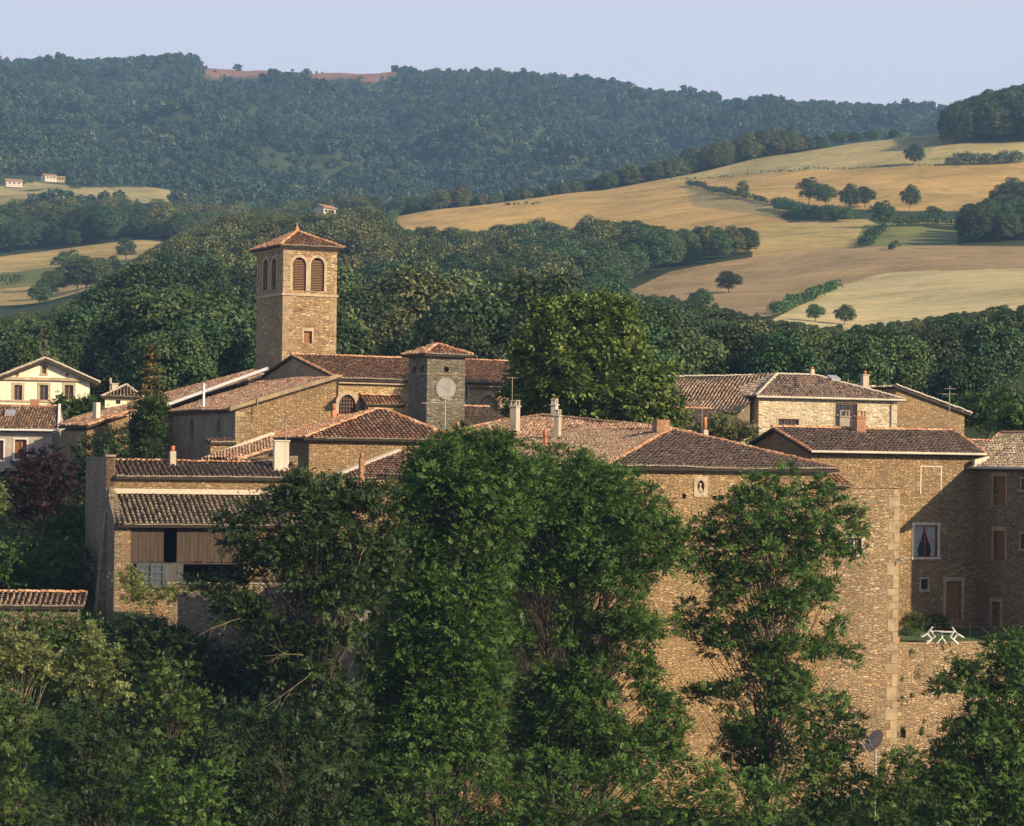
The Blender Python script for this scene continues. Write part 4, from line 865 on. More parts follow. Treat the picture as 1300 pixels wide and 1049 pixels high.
# gable outbuilding right
O = Bld('gable_barn', 'brown stone barn gable with sloping coping at right rear', 'barn', 1136, 219.5, 22, 620)
L = O.X(1231, 530); za, zb_ = O.Z(491, 0), O.Z(526, L)
mb = MB(); wall(mb, F_front(), [(0, za), (L * .93, zb_ + .05)], 0); wall(mb, F_left(0), [(0, za), (8, za)], 0); wall(mb, F_right(L * .93), [(0, zb_), (8, zb_)], 0); mb.build('wall', M['stone_house'], O.root)
roof(O.root, [[(-.2, -.3, za + .05), (L, -.3, zb_ - .0), (L, 8, zb_), (-.2, 8, za + .05)], [(-2.6, 3, za - .5), (-.2, 3, za + .1), (-.2, 8, za + .1), (-2.6, 8, za - .5)]], 't_pale', [((-.2, -.3, za + .1), (L, -.3, zb_ + .05))], rm='mortar')

# ---------- left group of houses
Hs = Bld('cream_house', 'cream plastered house with triangular gable and three brown windows', 'house', -12, 225, 14, 620)
x0 = 0; x1 = Hs.X(114, 490); ze = Hs.Z(480, 6); xm = Hs.X(57, 455); zp = Hs.Z(455, xm); zt0 = ze
x0 = xm - (x1 - xm)
holes = [Hs.front(a, b, 489, 508) for a, b in ((18, 28), (50.5, 61), (82, 93))]; hg = Hs.front(53.5, 58.5, 464.5, 474.5)
mb = MB(); wall(mb, F_front(), [(x0, ze), (xm, zp - .3), (x1, ze)], 0, holes + [hg]); wall(mb, F_left(x0), [(0, ze), (12, ze)], 0); wall(mb, F_right(x1), [(0, ze), (12, ze)], 0); wall(mb, F_back(12), [(x0, ze), (x1, ze)], 0); mb.build('wall', M['cream'], Hs.root)
for h in holes: window(F_front(), h, Hs.root, 2, 3, 'brown_wood', 'dressed', .2)
window(F_front(), hg, Hs.root, 2, 2, 'brown_wood', 'dressed', .12)
for px_ in (22, 85): mb = MB(); x = Hs.X(px_, 476); z = Hs.Z(476, x); mb.tube([(x, -.03, z), (x, .1, z)], .16, 12); mb.build('roundel', M['louvre'], Hs.root)
mb = MB(); mb.box(x0 - .2, x1 + .25, -.25, -.001, ze - .25, ze); mb.box(x0 - .1, x1 + .05, -.1, -.001, Hs.Z(511, 4), Hs.Z(508.5, 4)); mb.build('cornice', M['dressed'], Hs.root)
ov = .8; k = (zp - ze) / (x1 - xm); mb = MB()
roof(Hs.root, [[(x0 - ov, -.6, ze - ov * k), (xm, -.6, zp), (xm, 13, zp), (x0 - ov, 13, ze - ov * k)], [(x1 + ov, -.6, ze - ov * k), (x1 + ov, 13, ze - ov * k), (xm, 13, zp), (xm, -.6, zp)]], 't_pale', [((x0 - ov, -.5, ze - ov * k), (xm, -.5, zp)), ((x1 + ov, -.5, ze - ov * k), (xm, -.5, zp))], rm='mortar', thick=.25)
H1 = Bld('grey_house', 'grey rendered house with red tiled roof and white verge at left edge', 'house', 66, 190, 3, 650)
x1 = 0; x0 = -9; ze = H1.Z(546, 0); zr = H1.Z(517, 0, 4.5); hs_ = [H1.front(18.5, 34, 558, 583), H1.front(-12, 4.5, 559, 584)]
mb = MB(); wall(mb, F_front(), [(x0, ze), (x1, ze)], 0, hs_); wall(mb, F_right(x1), [(0, ze), (4.5, zr - .2), (9, ze)], 0); wall(mb, F_left(x0), [(0, ze), (4.5, zr - .2), (9, ze)], 0); wall(mb, F_back(9), [(x0, ze), (x1, ze)], 0); mb.build('wall', M['blue_plaster'], H1.root)
for h in hs_: window(F_front(), h, H1.root, 2, 1, 'brown_wood', 'white', .08, back='brown_wood')
e0, e1_, r0, r1 = (x0, -.5, ze), (.45, -.5, ze), (x0, 4.5, zr), (-.1, 4.5, zr)
roof(H1.root, [[e0, e1_, r1, r0], [r0, r1, (.45, 9.5, ze), (x0, 9.5, ze)]], 't_red', [(r0, r1)], sag=.02, sp=.2)
mb = MB(); a, b = Vector((.5, -.55, ze + .05)), Vector((-.05, 4.5, zr + .05)); u = Vector((0, 0, .2)); w2 = Vector((.09, 0, 0)); mb.hexa([a - w2, b - w2, b + w2, a + w2], [a - w2 + u, b - w2 + u, b + w2 + u, a + w2 + u]); mb.tube([(x0, -.58, ze - .04), (.5, -.58, ze - .04)], .07, 6); mb.build('verge', M['white'], H1.root)
x = H1.X(44, 510, 4.5); chimney(H1.root, x, 4.6, ze, H1.Z(507, x, 4.5), .6, .5, 'brick', cap=False)
x = H1.X(12, 530, 2.4); zz = ze + (zr - ze) * .58; mb = MB(); mb.hexa([(x - .3, 2.1, zz - .02), (x + .4, 2.1, zz - .02), (x + .4, 2.8, zz + .3), (x - .3, 2.8, zz + .3)], [(x - .3, 2.05, zz + .16), (x + .4, 2.05, zz + .16), (x + .4, 2.75, zz + .45), (x - .3, 2.75, zz + .45)]); mb.build('skylight', M['zinc'], H1.root)
H3 = Bld('stone_cottage', 'stone cottage with sloping red roof and white flue beside the grey house', 'house', 105, 182, 50, 650)
p = [H3.loc(73, 541, 184), H3.loc(110, 541, 178), H3.loc(168, 522, 184), H3.loc(175, 516, 192), H3.loc(125, 518, 192)]
roof(H3.root, [p], 't_red', [(p[1], p[2])]); a, b, c = p[1], p[2], p[0]
mb = MB(); ins = .3
mb.hexa([(c[0] + ins, c[1], 0), (a[0] + ins, a[1] + ins, 0), (b[0], b[1] + ins, 0), (p[4][0], p[4][1], 0)], [(c[0] + ins, c[1], c[2] - .35), (a[0] + ins, a[1] + ins, a[2] - .35), (b[0], b[1] + ins, b[2] - .35), (p[4][0], p[4][1], p[4][2] - .35)]); mb.build('wall', M['stone_house'], H3.root)
q = H3.loc(122.5, 530, 183); chimney(H3.root, q[0], q[1], q[2] - .6, H3.loc(122, 511, 183)[2], .38, .38, 'white_plaster', cap=False)
H4 = Bld('small_house', 'small pale house with dark tiled hip roof behind the cottage', 'house', 132, 230, 8, 600)
L = H4.X(178, 505); ze = H4.Z(504, 0); mb = MB(); hh = H4.front(147, 153, 508, 513); wall(mb, F_front(), [(0, ze), (L, ze)], 0, [hh]); wall(mb, F_left(), [(0, ze), (5, ze)], 0); wall(mb, F_right(L), [(0, ze), (5, ze)], 0); mb.build('wall', M['cream'], H4.root)
mb = MB(); fbox(mb, F_front(), *hh, -.27, -.2); mb.build('window', M['glass'], H4.root)
c4 = [(-.3, -.3, ze), (L + .3, -.3, ze), (L + .3, 5.3, ze), (-.3, 5.3, ze)]; x = H4.X(160, 489, 2.5); ap = (x, 2.5, H4.Z(489, x, 2.5)); roof(H4.root, [[c4[i], c4[(i + 1) % 4], ap] for i in range(4)], 't_gr', [(c4[i], ap) for i in range(4)], rm='mortar')
x = H4.X(146, 492, 3.5); chimney(H4.root, x, 3.5, ze, H4.Z(488, x, 3.5), .55, .45, 'white_plaster'); mb = MB(); x = H4.X(140.5, 492, 3.5); mb.box(x - .08, x + .08, 3.4, 3.55, ze, H4.Z(480, x, 3.5)); mb.build('flue', M['chimney'], H4.root)
H5 = Bld('valley_shed', 'low tiled shed roof among shrubs at left below the village', 'outbuilding', -10, 140, 5, 850)
z0, z1 = H5.Z(769, 0), H5.Z(752, 0, 2.4); x1 = H5.X(106, 760); roof(H5.root, [[(0, 0, z0), (x1, 0, z0), (x1, 2.4, z1), (0, 2.4, z1)]], 't_br', [((0, 2.4, z1), (x1, 2.4, z1))]); mb = MB(); mb.box(0, x1 - .3, .3, 2.3, 0, z0 - .12); mb.build('wall', M['stone_dark'], H5.root)
# ------------------------------------------------------------ terrain
# control table: distance rows x picture columns; values are the height of the ground in the picture row (py), near rows in metres
cols = [-1500, -100, 50, 120, 200, 300, 400, 520, 640, 760, 900, 1000, 1100, 1200, 1300, 1500, 2800]
near = {  # metres
    5: [-3] * 17, 20: [-7] * 17, 60: [-17] * 17, 95: [-22] * 17,
    120: [-18, -18, -17, -17, -17, -19, -20, -21, -22] + [-22] * 8,
    135: [-13, -13, -13, -13, -14, -17, -18, -19, -20] + [-21] * 8,
    150: [-8, -8, -8, -8.2, -8.6, -10, -12, -14, -17] + [-19] * 8,
    165: [-5] * 5 + [-6, -7, -8, -9, -10] + [-11] * 7,
    180: [-2.2] * 5 + [-3, -4, -5, -5] + [-6] * 8,
    200: [-.5] * 5 + [-1, -2, -2, -2] + [-3] * 8,
    230: [2.5, 2.5, 2.5, 2.3, 2, 1.5, 1, 1, 1, 1, 1, 1, 1, 1, 1.5, 2, 2],
    260: [5, 5, 5, 4.8, 4.5, 4, 4, 4, 4, 4, 4, 4.5, 5, 5.5, 6, 6, 6]}
far = {  # picture rows of the ground line
    300:  [520, 520, 520, 520, 520, 520, 520, 520, 522, 525, 525, 520, 515, 512, 510, 508, 508],
    400:  [480, 480, 480, 480, 480, 480, 480, 482, 485, 488, 480, 470, 465, 460, 455, 450, 450],
    500:  [455, 455, 455, 450, 448, 446, 446, 450, 452, 450, 438, 430, 428, 424, 415, 410, 410],
    600:  [430, 430, 430, 425, 418, 412, 412, 420, 424, 420, 408, 404, 412, 402, 392, 388, 388],
    700:  [410, 410, 410, 400, 385, 365, 368, 395, 402, 392, 378, 372, 362, 352, 350, 345, 345],
    780:  [396, 396, 396, 375, 345, 316, 322, 372, 380, 370, 350, 338, 330, 326, 326, 322, 322],
    850:  [388, 388, 385, 360, 345, 310, 306, 350, 362, 350, 326, 318, 308, 306, 306, 302, 302],
    950:  [372, 372, 368, 350, 338, 320, 316, 322, 340, 330, 305, 296, 288, 284, 284, 280, 280],
    1050: [345, 345, 342, 335, 325, 320, 318, 302, 315, 308, 284, 272, 262, 262, 264, 258, 258],
    1150: [322, 322, 320, 314, 306, 312, 312, 286, 288, 282, 258, 246, 238, 232, 230, 225, 225],
    1250: [305, 305, 305, 302, 298, 305, 308, 274, 264, 254, 232, 214, 200, 184, 182, 178, 178],
    1330: [296, 296, 296, 294, 290, 300, 304, 268, 254, 240, 216, 196, 180, 163, 158, 150, 150],
    1420: [286, 286, 284, 282, 280, 298, 302, 275, 262, 250, 228, 210, 196, 180, 168, 160, 160],
    1520: [266, 266, 264, 262, 262, 292, 300, 290, 280, 270, 250, 235, 225, 215, 205, 200, 200],
    1700: [240, 240, 238, 240, 246, 268, 290, 300, 300, 295, 285, 275, 265, 255, 250, 250, 250],
    1820: [231, 231, 230, 236, 240, 258, 280, 296, 296, 290, 280, 270, 262, 255, 250, 250, 250],
    2050: [205, 205, 204, 210, 222, 236, 252, 262, 262, 256, 250, 245, 240, 238, 236, 236, 236],
    2400: [160, 160, 158, 162, 170, 182, 192, 200, 200, 204, 204, 204, 204, 204, 204, 204, 204],
    2800: [112, 112, 112, 116, 122, 132, 138, 140, 138, 150, 162, 168, 172, 176, 178, 180, 182],
    3150: [88, 88, 88, 87, 87, 88, 91, 99, 97, 114, 136, 142, 142, 148, 154, 158, 160],
    3300: [90, 90, 90, 90, 90, 92, 100, 102, 102, 120, 142, 148, 148, 154, 160, 164, 166],
    4200: [260] * 17}
Dk = sorted(list(near) + list(far)); cols_a = np.array(cols, float)
Zk = np.zeros((len(Dk), len(cols)))
for i, D in enumerate(Dk):
    Zk[i] = near[D] if D in near else [P(c, y, D).z for c, y in zip(cols, far[D])]
tb_ang = np.array([unroll(c, 300)[0] / FP for c in cols])
def hs_noise(x, y):
    r_ = 0
    for f, a, ph in ((1 / 260, 1, .3), (1 / 120, .5, 1.9), (1 / 55, .22, 4.1)):
        r_ = r_ + a * (np.sin(x * f * 6.28 + ph + 1.7 * np.sin(y * f * 4.1 + ph)) * np.cos(y * f * 5.2 + ph * 2))
    return r_
KER = np.array([1, 4, 6, 4, 1.]) / 16
_u = np.linspace(-.9, .9, 721); _d = np.unique(np.concatenate([np.arange(5, 300, 5.), np.arange(300, 1500, 8.), np.arange(1500, 4201, 20.)]))
G0 = np.zeros((len(_d), len(_u)))
T0 = np.stack([np.interp(_u, tb_ang, Zk[i]) for i in range(len(Dk))], 0)
for j in range(len(_u)): G0[:, j] = np.interp(_d, Dk, T0[:, j])
for _ in range(30): G0[:, 1:-1] = (G0[:, :-2] + 2 * G0[:, 1:-1] + G0[:, 2:]) / 4
for _ in range(6):
    G1 = G0.copy(); G1[1:-1] = (G0[:-2] + 2 * G0[1:-1] + G0[2:]) / 4; m = (_d > 250)[:, None]; G0 = np.where(m, G1, G0)
def ground(x, y):
    x = np.asarray(x, float); y = np.asarray(y, float); u = np.clip(x / y, -.899, .899)
    fj = (u + .9) / (1.8 / 720); j = np.clip(fj.astype(int), 0, 719); tj = fj - j
    i = np.clip(np.searchsorted(_d, y) - 1, 0, len(_d) - 2); ti = np.clip((y - _d[i]) / (_d[i + 1] - _d[i]), 0, 1)
    z = (G0[i, j] * (1 - tj) + G0[i, j + 1] * tj) * (1 - ti) + (G0[i + 1, j] * (1 - tj) + G0[i + 1, j + 1] * tj) * ti
    amp = np.interp(y, [150, 400, 1300, 1900, 2200, 2900, 3150], [0, .8, 2.0, 5, 24, 20, 3])
    return z + amp * hs_noise(x, y)
def gproj(x, y):
    z = ground(x, y); x0 = x / y * FP; y0 = -z / y * FP; return CX + x0 * cr - y0 * sr, HY + x0 * sr + y0 * cr
def inpoly(px, py, poly):
    res = np.zeros(np.shape(px), bool); m = len(poly)
    for i in range(m):
        (x0, y0), (x1, y1) = poly[i], poly[(i + 1) % m]
        with np.errstate(divide='ignore', invalid='ignore'): res ^= ((y0 > py) != (y1 > py)) & (px < (x1 - x0) * (py - y0) / (y1 - y0 + 1e-12) + x0)
    return res
# crops and meadows: outline, distance range, colour of the crop, tree-free
FIELDS = [
    ('gold', [(494, 306), (486, 268), (520, 255), (640, 236), (830, 214), (900, 200), (1000, 180), (1140, 150), (1200, 145), (1320, 140), (1320, 262), (1240, 268), (1140, 268), (1010, 262), (985, 272), (1005, 285), (1010, 330), (900, 318), (800, 300), (640, 312), (560, 308)], 880, 1345, (.52, .34, .125)),
    ('pale_top', [(850, 230), (1060, 214), (1320, 206), (1320, 140), (1180, 140), (900, 190), (830, 216)], 1050, 1345, (.47, .38, .17)),
    ('green_a', [(870, 240), (925, 245), (1010, 262), (985, 278), (930, 268), (880, 262)], 900, 1300, (.34, .27, .12)),
    ('gold_low', [(975, 282), (1100, 278), (1120, 288), (1108, 320), (1060, 330), (950, 352), (955, 320)], 700, 1010, (.46, .34, .14)),
    ('green_b', [(1096, 286), (1215, 276), (1215, 314), (1080, 322)], 700, 1010, (.20, .21, .075)),
    ('brown', [(780, 378), (850, 345), (930, 330), (1060, 314), (1180, 312), (1320, 313), (1320, 345), (1130, 348), (1060, 366), (990, 398), (940, 408), (890, 385)], 560, 900, (.38, .265, .14)),
    ('cream', [(980, 406), (1062, 364), (1128, 346), (1320, 340), (1320, 402), (1060, 424), (980, 414)], 540, 860, (.55, .45, .24)),
    ('left_low', [(-60, 330), (0, 326), (112, 312), (205, 300), (203, 325), (130, 350), (105, 402), (-60, 410)], 820, 1200, (.42, .31, .13)),
    ('left_green', [(20, 345), (130, 332), (200, 326), (140, 350), (60, 362), (-60, 372), (-60, 350)], 860, 1200, (.16, .17, .06)),
    ('left_mid', [(-60, 240), (0, 236), (80, 229), (88, 239), (200, 237), (290, 249), (286, 262), (210, 262), (100, 248), (-60, 262)], 1530, 1840, (.38, .31, .14)),
    ('left_mid2', [(-60, 258), (30, 256), (40, 270), (-60, 276)], 1400, 1800, (.24, .24, .09)),
    ('heather', [(262, 70), (490, 70), (510, 96), (480, 101), (300, 99), (262, 94)], 2900, 3250, (.31, .155, .11)),
]
def field_of(px, py, D):
    out = np.full(np.shape(px), -1)
    for i, (_, poly, d0, d1, c) in enumerate(FIELDS):
        m = (D > d0) & (D < d1) & inpoly(px, py, poly); out = np.where(m, i, out)
    return out
us = np.unique(np.concatenate([np.linspace(-.85, -.24, 30), np.linspace(-.24, .24, 640), np.linspace(.24, .85, 30)]))
ds_ = np.unique(np.concatenate([np.arange(5, 100, 8.), np.arange(100, 300, 4.), np.arange(300, 560, 8.), np.arange(560, 1360, 2.0), np.arange(1360, 1900, 7.), np.arange(1900, 4200, 25.)]))
UU, DD = np.meshgrid(us, ds_); XX = UU * DD; ZZ = ground(XX, DD); PX, PY = gproj(XX, DD)
V = np.stack([XX, DD, ZZ], 2).reshape(-1, 3); nu = len(us); I = np.arange(len(ds_) - 1)[:, None] * nu + np.arange(nu - 1)[None]; Q_ = np.stack([I, I + 1, I + nu + 1, I + nu], 2).reshape(-1, 4)
me = mesh_np('ground', V, Q_, True)
fld = field_of(PX, PY, DD); colr = np.zeros(PX.shape + (4,), np.float32); colr[..., :3] = (.045, .065, .024); colr[..., 3] = 0
for i, f in enumerate(FIELDS): colr[fld == i, :3] = f[4]; colr[fld == i, 3] = 1
ca_ = me.color_attributes.new('ground_cover', 'FLOAT_COLOR', 'POINT'); ca_.data.foreach_set('color', colr.reshape(-1))
m, t, b = new_mat('ground_cover'); L_ = t.links.new
at = N(t, 'Attribute'); at.attribute_name = 'ground_cover'; tc = N(t, 'TexCoord')
n1 = noise(t, tc.outputs['Object'], .018, 6, .65); r1 = ramp(t, [(.3, (.72, .74, .7)), (.5, (1, 1, 1)), (.7, (1.22, 1.16, 1.1))]); L_(n1.outputs[0], r1.inputs[0])
mp = N(t, 'Mapping'); mp.inputs['Rotation'].default_value = (0, 0, R(14)); mp.inputs['Scale'].default_value = (.02, .22, .3); L_(tc.outputs['Object'], mp.inputs[0]); n2 = noise(t, mp.outputs[0], 1, 4, .7); r2_ = ramp(t, [(.35, (.74, .74, .72)), (.62, (1.1, 1.1, 1.08))]); L_(n2.outputs[0], r2_.inputs[0])
n3 = noise(t, tc.outputs['Object'], .35, 4, .7); r3 = ramp(t, [(.3, (.8, .82, .75)), (.65, (1.1, 1.1, 1.1))]); L_(n3.outputs[0], r3.inputs[0])
c = mixc(t, at.outputs['Color'], r1.outputs[0], 1.0, 'MULTIPLY'); c = mixc(t, c, r2_.outputs[0], .8, 'MULTIPLY'); c = mixc(t, c, r3.outputs[0], .8, 'MULTIPLY')
# drill rows and tramlines in the crops
mp2 = N(t, 'Mapping'); mp2.inputs['Rotation'].default_value = (0, 0, R(-32)); L_(tc.outputs['Object'], mp2.inputs[0]); wv = N(t, 'TexWave'); wv.inputs['Scale'].default_value = .16; wv.inputs['Distortion'].default_value = 3.5; wv.inputs['Detail'].default_value = 3; wv.inputs['Detail Scale'].default_value = .3; L_(mp2.outputs[0], wv.inputs['Vector'])
wr = ramp(t, [(.0, (.80, .80, .78)), (.12, (1, 1, 1)), (1, (1.03, 1.03, 1.03))]); L_(wv.outputs[0], wr.inputs[0]); c2_ = mixc(t, c, wr.outputs[0], 1.0, 'MULTIPLY'); c = mixc(t, c, c2_, at.outputs['Alpha'])
n4 = noise(t, tc.outputs['Object'], .055, 5, .75); r4 = ramp(t, [(.36, (.62, .70, .55)), (.47, (1, 1, 1)), (1, (1.05, 1.03, 1))]); L_(n4.outputs[0], r4.inputs[0]); c = mixc(t, c, r4.outputs[0], .8, 'MULTIPLY')
L_(c, b.inputs['Base Color']); b.inputs['Roughness'].default_value = 1; b.inputs['Specular IOR Level'].default_value = .1
go = link('ground', me, m); tag(go, kind='structure')
COLW = P(0, 0, 1)

# ------------------------------------------------------------ foliage builders
def rand_dirs(n):
    v = rng.normal(size=(n, 3)); return v / np.linalg.norm(v, axis=1, keepdims=True)
def leaf_mesh(name, C_, Nn, size, aspect=.55, smooth=False):
    n = len(C_); Nn = Nn / (np.linalg.norm(Nn, axis=1, keepdims=True) + 1e-9); a = np.cross(Nn, rand_dirs(n)); a /= np.linalg.norm(a, axis=1, keepdims=True) + 1e-9; b = np.cross(Nn, a)
    size = np.broadcast_to(size, (n,))[:, None]
    return quad_mesh(name, C_ - a * size, C_ + b * size * aspect + Nn * size * .1, C_ + a * size, C_ - b * size * aspect + Nn * size * .1)
def quad_mesh(name, a, b, c, d):
    V = np.stack([a, b, c, d], 1).reshape(-1, 3); return mesh_np(name, V, np.arange(len(V)).reshape(-1, 4))
def lump_leaves(lumps, per, size, out=1.0, up=.35, jit=.55, hollow=.55, squash=.8):
    Cs, Ns = [], []
    for (x, y, z, r) in lumps:
        n = int(per * r * r); d = rand_dirs(n); d[:, 2] = np.where(d[:, 2] < -.6, -d[:, 2], d[:, 2]); rr = r * (hollow + (1 - hollow) * rng.random(n) ** .5) * (1 + .12 * rng.normal(size=n))
        Cs.append(np.array([x, y, z]) + d * rr[:, None] * (1, 1, squash)); Ns.append(d * out + (0, 0, up) + rng.normal(size=(n, 3)) * jit)
    return np.concatenate(Cs), np.concatenate(Ns)
def tree_proto(seed, h=11., w=5., base=.18, nl=34, per=34, size=.42, mat='leaf_mid', trunk_mat='bark', shape='round', detail=True):
    """crown and trunk meshes of one woodland tree, foot at the origin"""
    global rng
    keep = rng; rng = np.random.default_rng(seed); z0 = h * base; cz = (h + z0) / 2; rz = (h - z0) / 2; lumps = []
    k = 0
    while len(lumps) < nl and k < 4000:
        k += 1; d = rand_dirs(1)[0]; 
        if d[2] < -.85: continue
        q = .74 + .1 * rng.random(); wz = 1 - .25 * max(0, d[2]) if shape == 'tall' else 1
        x, y, z = d[0] * w * .82 * q * wz, d[1] * w * .82 * q * wz, cz + d[2] * rz * .82 * q
        r = w * rng.uniform(.24, .36)
        if all((x - a) ** 2 + (y - b) ** 2 + (z - c) ** 2 > (.62 * (r + e)) ** 2 for a, b, c, e in lumps) or rng.random() < .04: lumps.append((x, y, z, r))
    lumps.append((0, 0, cz, w * .5)); lumps = [(x, y, z + rng.normal(0, .25), r * rng.uniform(.85, 1.25)) for x, y, z, r in lumps]
    Cc, Nn = lump_leaves(lumps, per, size); crown = leaf_mesh('crown', Cc, Nn, size * rng.uniform(.7, 1.25, len(Cc)), .6); crown.materials.append(M[mat])
    tb = MB(); tb.tube([(0, 0, -1.5), (.05, 0, h * .2), (-.1, .1, h * .55)], [h * .026, h * .019, h * .008], 6)
    for i in range(5 if detail else 0):
        l = lumps[i]; tb.tube([(0, 0, h * (.2 + .05 * i)), (l[0] * .5, l[1] * .5, (h * .35 + l[2]) / 2), l[:3]], [h * .011, h * .008, h * .003], 4)
    me = bpy.data.meshes.new('trunk'); me.from_pydata(tb.v, [], tb.f); me.materials.append(M[trunk_mat]); rng = keep
    return crown, me
def conifer_proto(seed, h, w, mat, n=1500, gap=0):
    global rng
    keep = rng; rng = np.random.default_rng(seed); Cc, Nn = [], []; tiers = int(h / .55)
    for i in range(tiers):
        f = i / tiers; z = h * (.08 + .92 * f); r = w * (1 - f) ** .85 * rng.uniform(.75, 1.1); nb = max(4, int(9 * (1 - f) + 3))
        for k in range(nb):
            a = rng.uniform(0, 6.28); m = max(3, int(n / tiers / nb)); s_ = rng.random(m) ** .6; rr = s_ * r * rng.uniform(.75, 1.12)
            Cc.append(np.stack([np.cos(a) * rr + rng.normal(0, .09, m), np.sin(a) * rr + rng.normal(0, .09, m), z - rr * .22 + rng.normal(0, .07, m)], 1)); Nn.append(np.stack([np.cos(a) * np.ones(m) * .4, np.sin(a) * np.ones(m) * .4, np.ones(m)], 1) + rng.normal(size=(m, 3)) * .5)
    Cc = np.concatenate(Cc); crown = leaf_mesh('crown', Cc, np.concatenate(Nn), .20 * rng.uniform(.7, 1.3, len(Cc)), .45); crown.materials.append(M[mat])
    tb = MB(); tb.tube([(0, 0, -1), (0, 0, h * .5), (0, 0, h * .98)], [h * .02, h * .012, .02], 6); me = bpy.data.meshes.new('trunk'); me.from_pydata(tb.v, [], tb.f); me.materials.append(M['bark']); rng = keep
    return crown, me
def plant(name, protos, loc, label, cat='tree', group=None, scale=1., rz=None, sz=None):
    e = empty(name, loc, random.uniform(0, 6.28) if rz is None else rz, label=label, cat=cat, group=group); s_ = scale if hasattr(scale, '__len__') else (scale, scale, scale * (sz or random.uniform(.9, 1.12))); e.scale = s_
    for me_, nm in zip(protos, ('crown', 'trunk')):
        o = bpy.data.objects.new(nm, me_); C.objects.link(o); o.parent = e
    return e
def at_px(px, py, dmin, dmax):
    """world point where the ground shows at a picture point"""
    d = np.arange(dmin, dmax, 1.5); k = np.array([unroll(px, py)[0] / FP]); gx_ = k * d; _, gy_ = gproj(gx_, d); i = int(np.argmin(np.abs(gy_ - py))); return gx_[i], d[i], float(ground(gx_[i], d[i]))

PM = [tree_proto(100 + i, h, w, .04, nl + 6, 120, .21, mt) for i, (h, w, nl, mt) in enumerate([(11, 5, 36, 'leaf_mid'), (12, 4.6, 34, 'leaf_mid'), (10, 5.4, 38, 'leaf_mid'), (11.5, 5, 36, 'leaf_bloom'), (10.5, 5.6, 38, 'leaf_bloom'), (12.5, 4.2, 30, 'leaf_mid'), (9, 5.2, 34, 'leaf_mid')])]
def lone_proto(seed, h, w):
    return tree_proto(seed, h, w, .10, 22, 62, .26, 'leaf_mid')
PL = [lone_proto(400 + i, h, w) for i, (h, w) in enumerate([(11, 5.4), (12, 5.0), (10, 5.8), (10.5, 5.2), (11, 6.2)])]
PF = [tree_proto(200 + i, h, w, .05, 14, 8, 1.05, 'leaf_far', detail=False) for i, (h, w) in enumerate([(11, 5), (12, 4.5), (13, 5.5), (10, 5)])]
PFL = [tree_proto(210 + i, h, w, .05, 14, 8, 1.05, 'leaf_far_light', detail=False) for i, (h, w) in enumerate([(11, 5.5), (10, 6)])]
PC = [conifer_proto(300, 13, 3.0, 'leaf_mid', 900)]
# skyline profile used to leave out trees wholly hidden behind nearer ground
def scatter(d0, d1, sp, ok):
    pts = []; d = d0
    while d < d1:
        hw = .205 * d; n = int(2 * hw / sp); xs = -hw + (np.arange(n) + rng.random(n) * .9) * sp; ys = d + rng.normal(0, sp * .3, n); pts.append(np.stack([xs, ys], 1)); d += sp * .9
    p = np.concatenate(pts); px, py = gproj(p[:, 0], p[:, 1]); keep = (px > -60) & (px < 1360) & ok(px, py, p[:, 1]); return p[keep]
sk_d = np.arange(240, 3300, 12.); sk_u = np.linspace(-.22, .22, 200); SX, SD = np.meshgrid(sk_u, sk_d); _, SP = gproj(SX * SD, SD); SM = np.minimum.accumulate(SP, 0)
def top_limit(px, D):
    near_ = np.interp(px, [-100, 60, 110, 160, 200, 640, 700, 800, 880, 950, 1060, 1130, 1200, 1300, 1500], [398, 390, 366, 330, 0, 0, 340, 366, 376, 394, 410, 404, 394, 378, 372])
    mid_ = np.interp(px, [-100, 60, 130, 160, 230, 290, 380, 480, 500, 620, 700, 790, 850, 900, 1000, 1100, 1500], [404, 398, 360, 332, 292, 266, 266, 256, 285, 282, 268, 268, 285, 282, 282, 325, 320])
    _, py_ = gproj(px * 0 + np.array(unroll(px, 340)[0]) / FP * D, D); low_ = py_ > np.interp(px, [760, 850, 940, 1060, 1400], [372, 353, 335, 320, 318]); l = np.where((D < 560) | ((D < 600) & (px <= 770)) | (low_ & (px > 770)), near_, mid_); l = np.where((D > 1360) & (px < 300), 268, l); l = np.where((D > 1150) & (D < 1360), 0, l); return np.where(D > 1540, 0, l)
def capped(p, base_h, s_):
    px, py = gproj(p[:, 0], p[:, 1]); mh = (py - top_limit(px, p[:, 1])) / FP * p[:, 1]; s2 = np.minimum(s_, mh / base_h); return s2
def visible(p, hgt):
    i = np.clip(((p[:, 1] - 240) / 12).astype(int) - 3, 0, len(sk_d) - 1); j = np.clip(((p[:, 0] / p[:, 1] + .22) / .44 * 199).astype(int), 0, 199)
    _, py = gproj(p[:, 0], p[:, 1]); return (py - hgt / p[:, 1] * FP) < SM[i, j] + 4
noflds = lambda px, py, D: field_of(px, py, D) < 0
# --- woods beyond: mid distance
def okmid(px, py, D):
    o = noflds(px, py, D)
    o &= ~((D > 1010) & (D < 1340) & (px > 470) & (px < 1160))              # crop slopes
    o &= ~((D > 860) & (D < 1320) & (px > 1160) & (py > 176)); o &= ~((D > 1310) & (px > 470))
    o &= ~((px > 480) & (px < 1010) & (D > 940) & (D < 1340))
    return o
pm = scatter(252, 1380, 10.8, okmid); pm = pm[visible(pm, 11)]
for (cx_, cy_, rad_) in ((1060, 300, 0),): pass
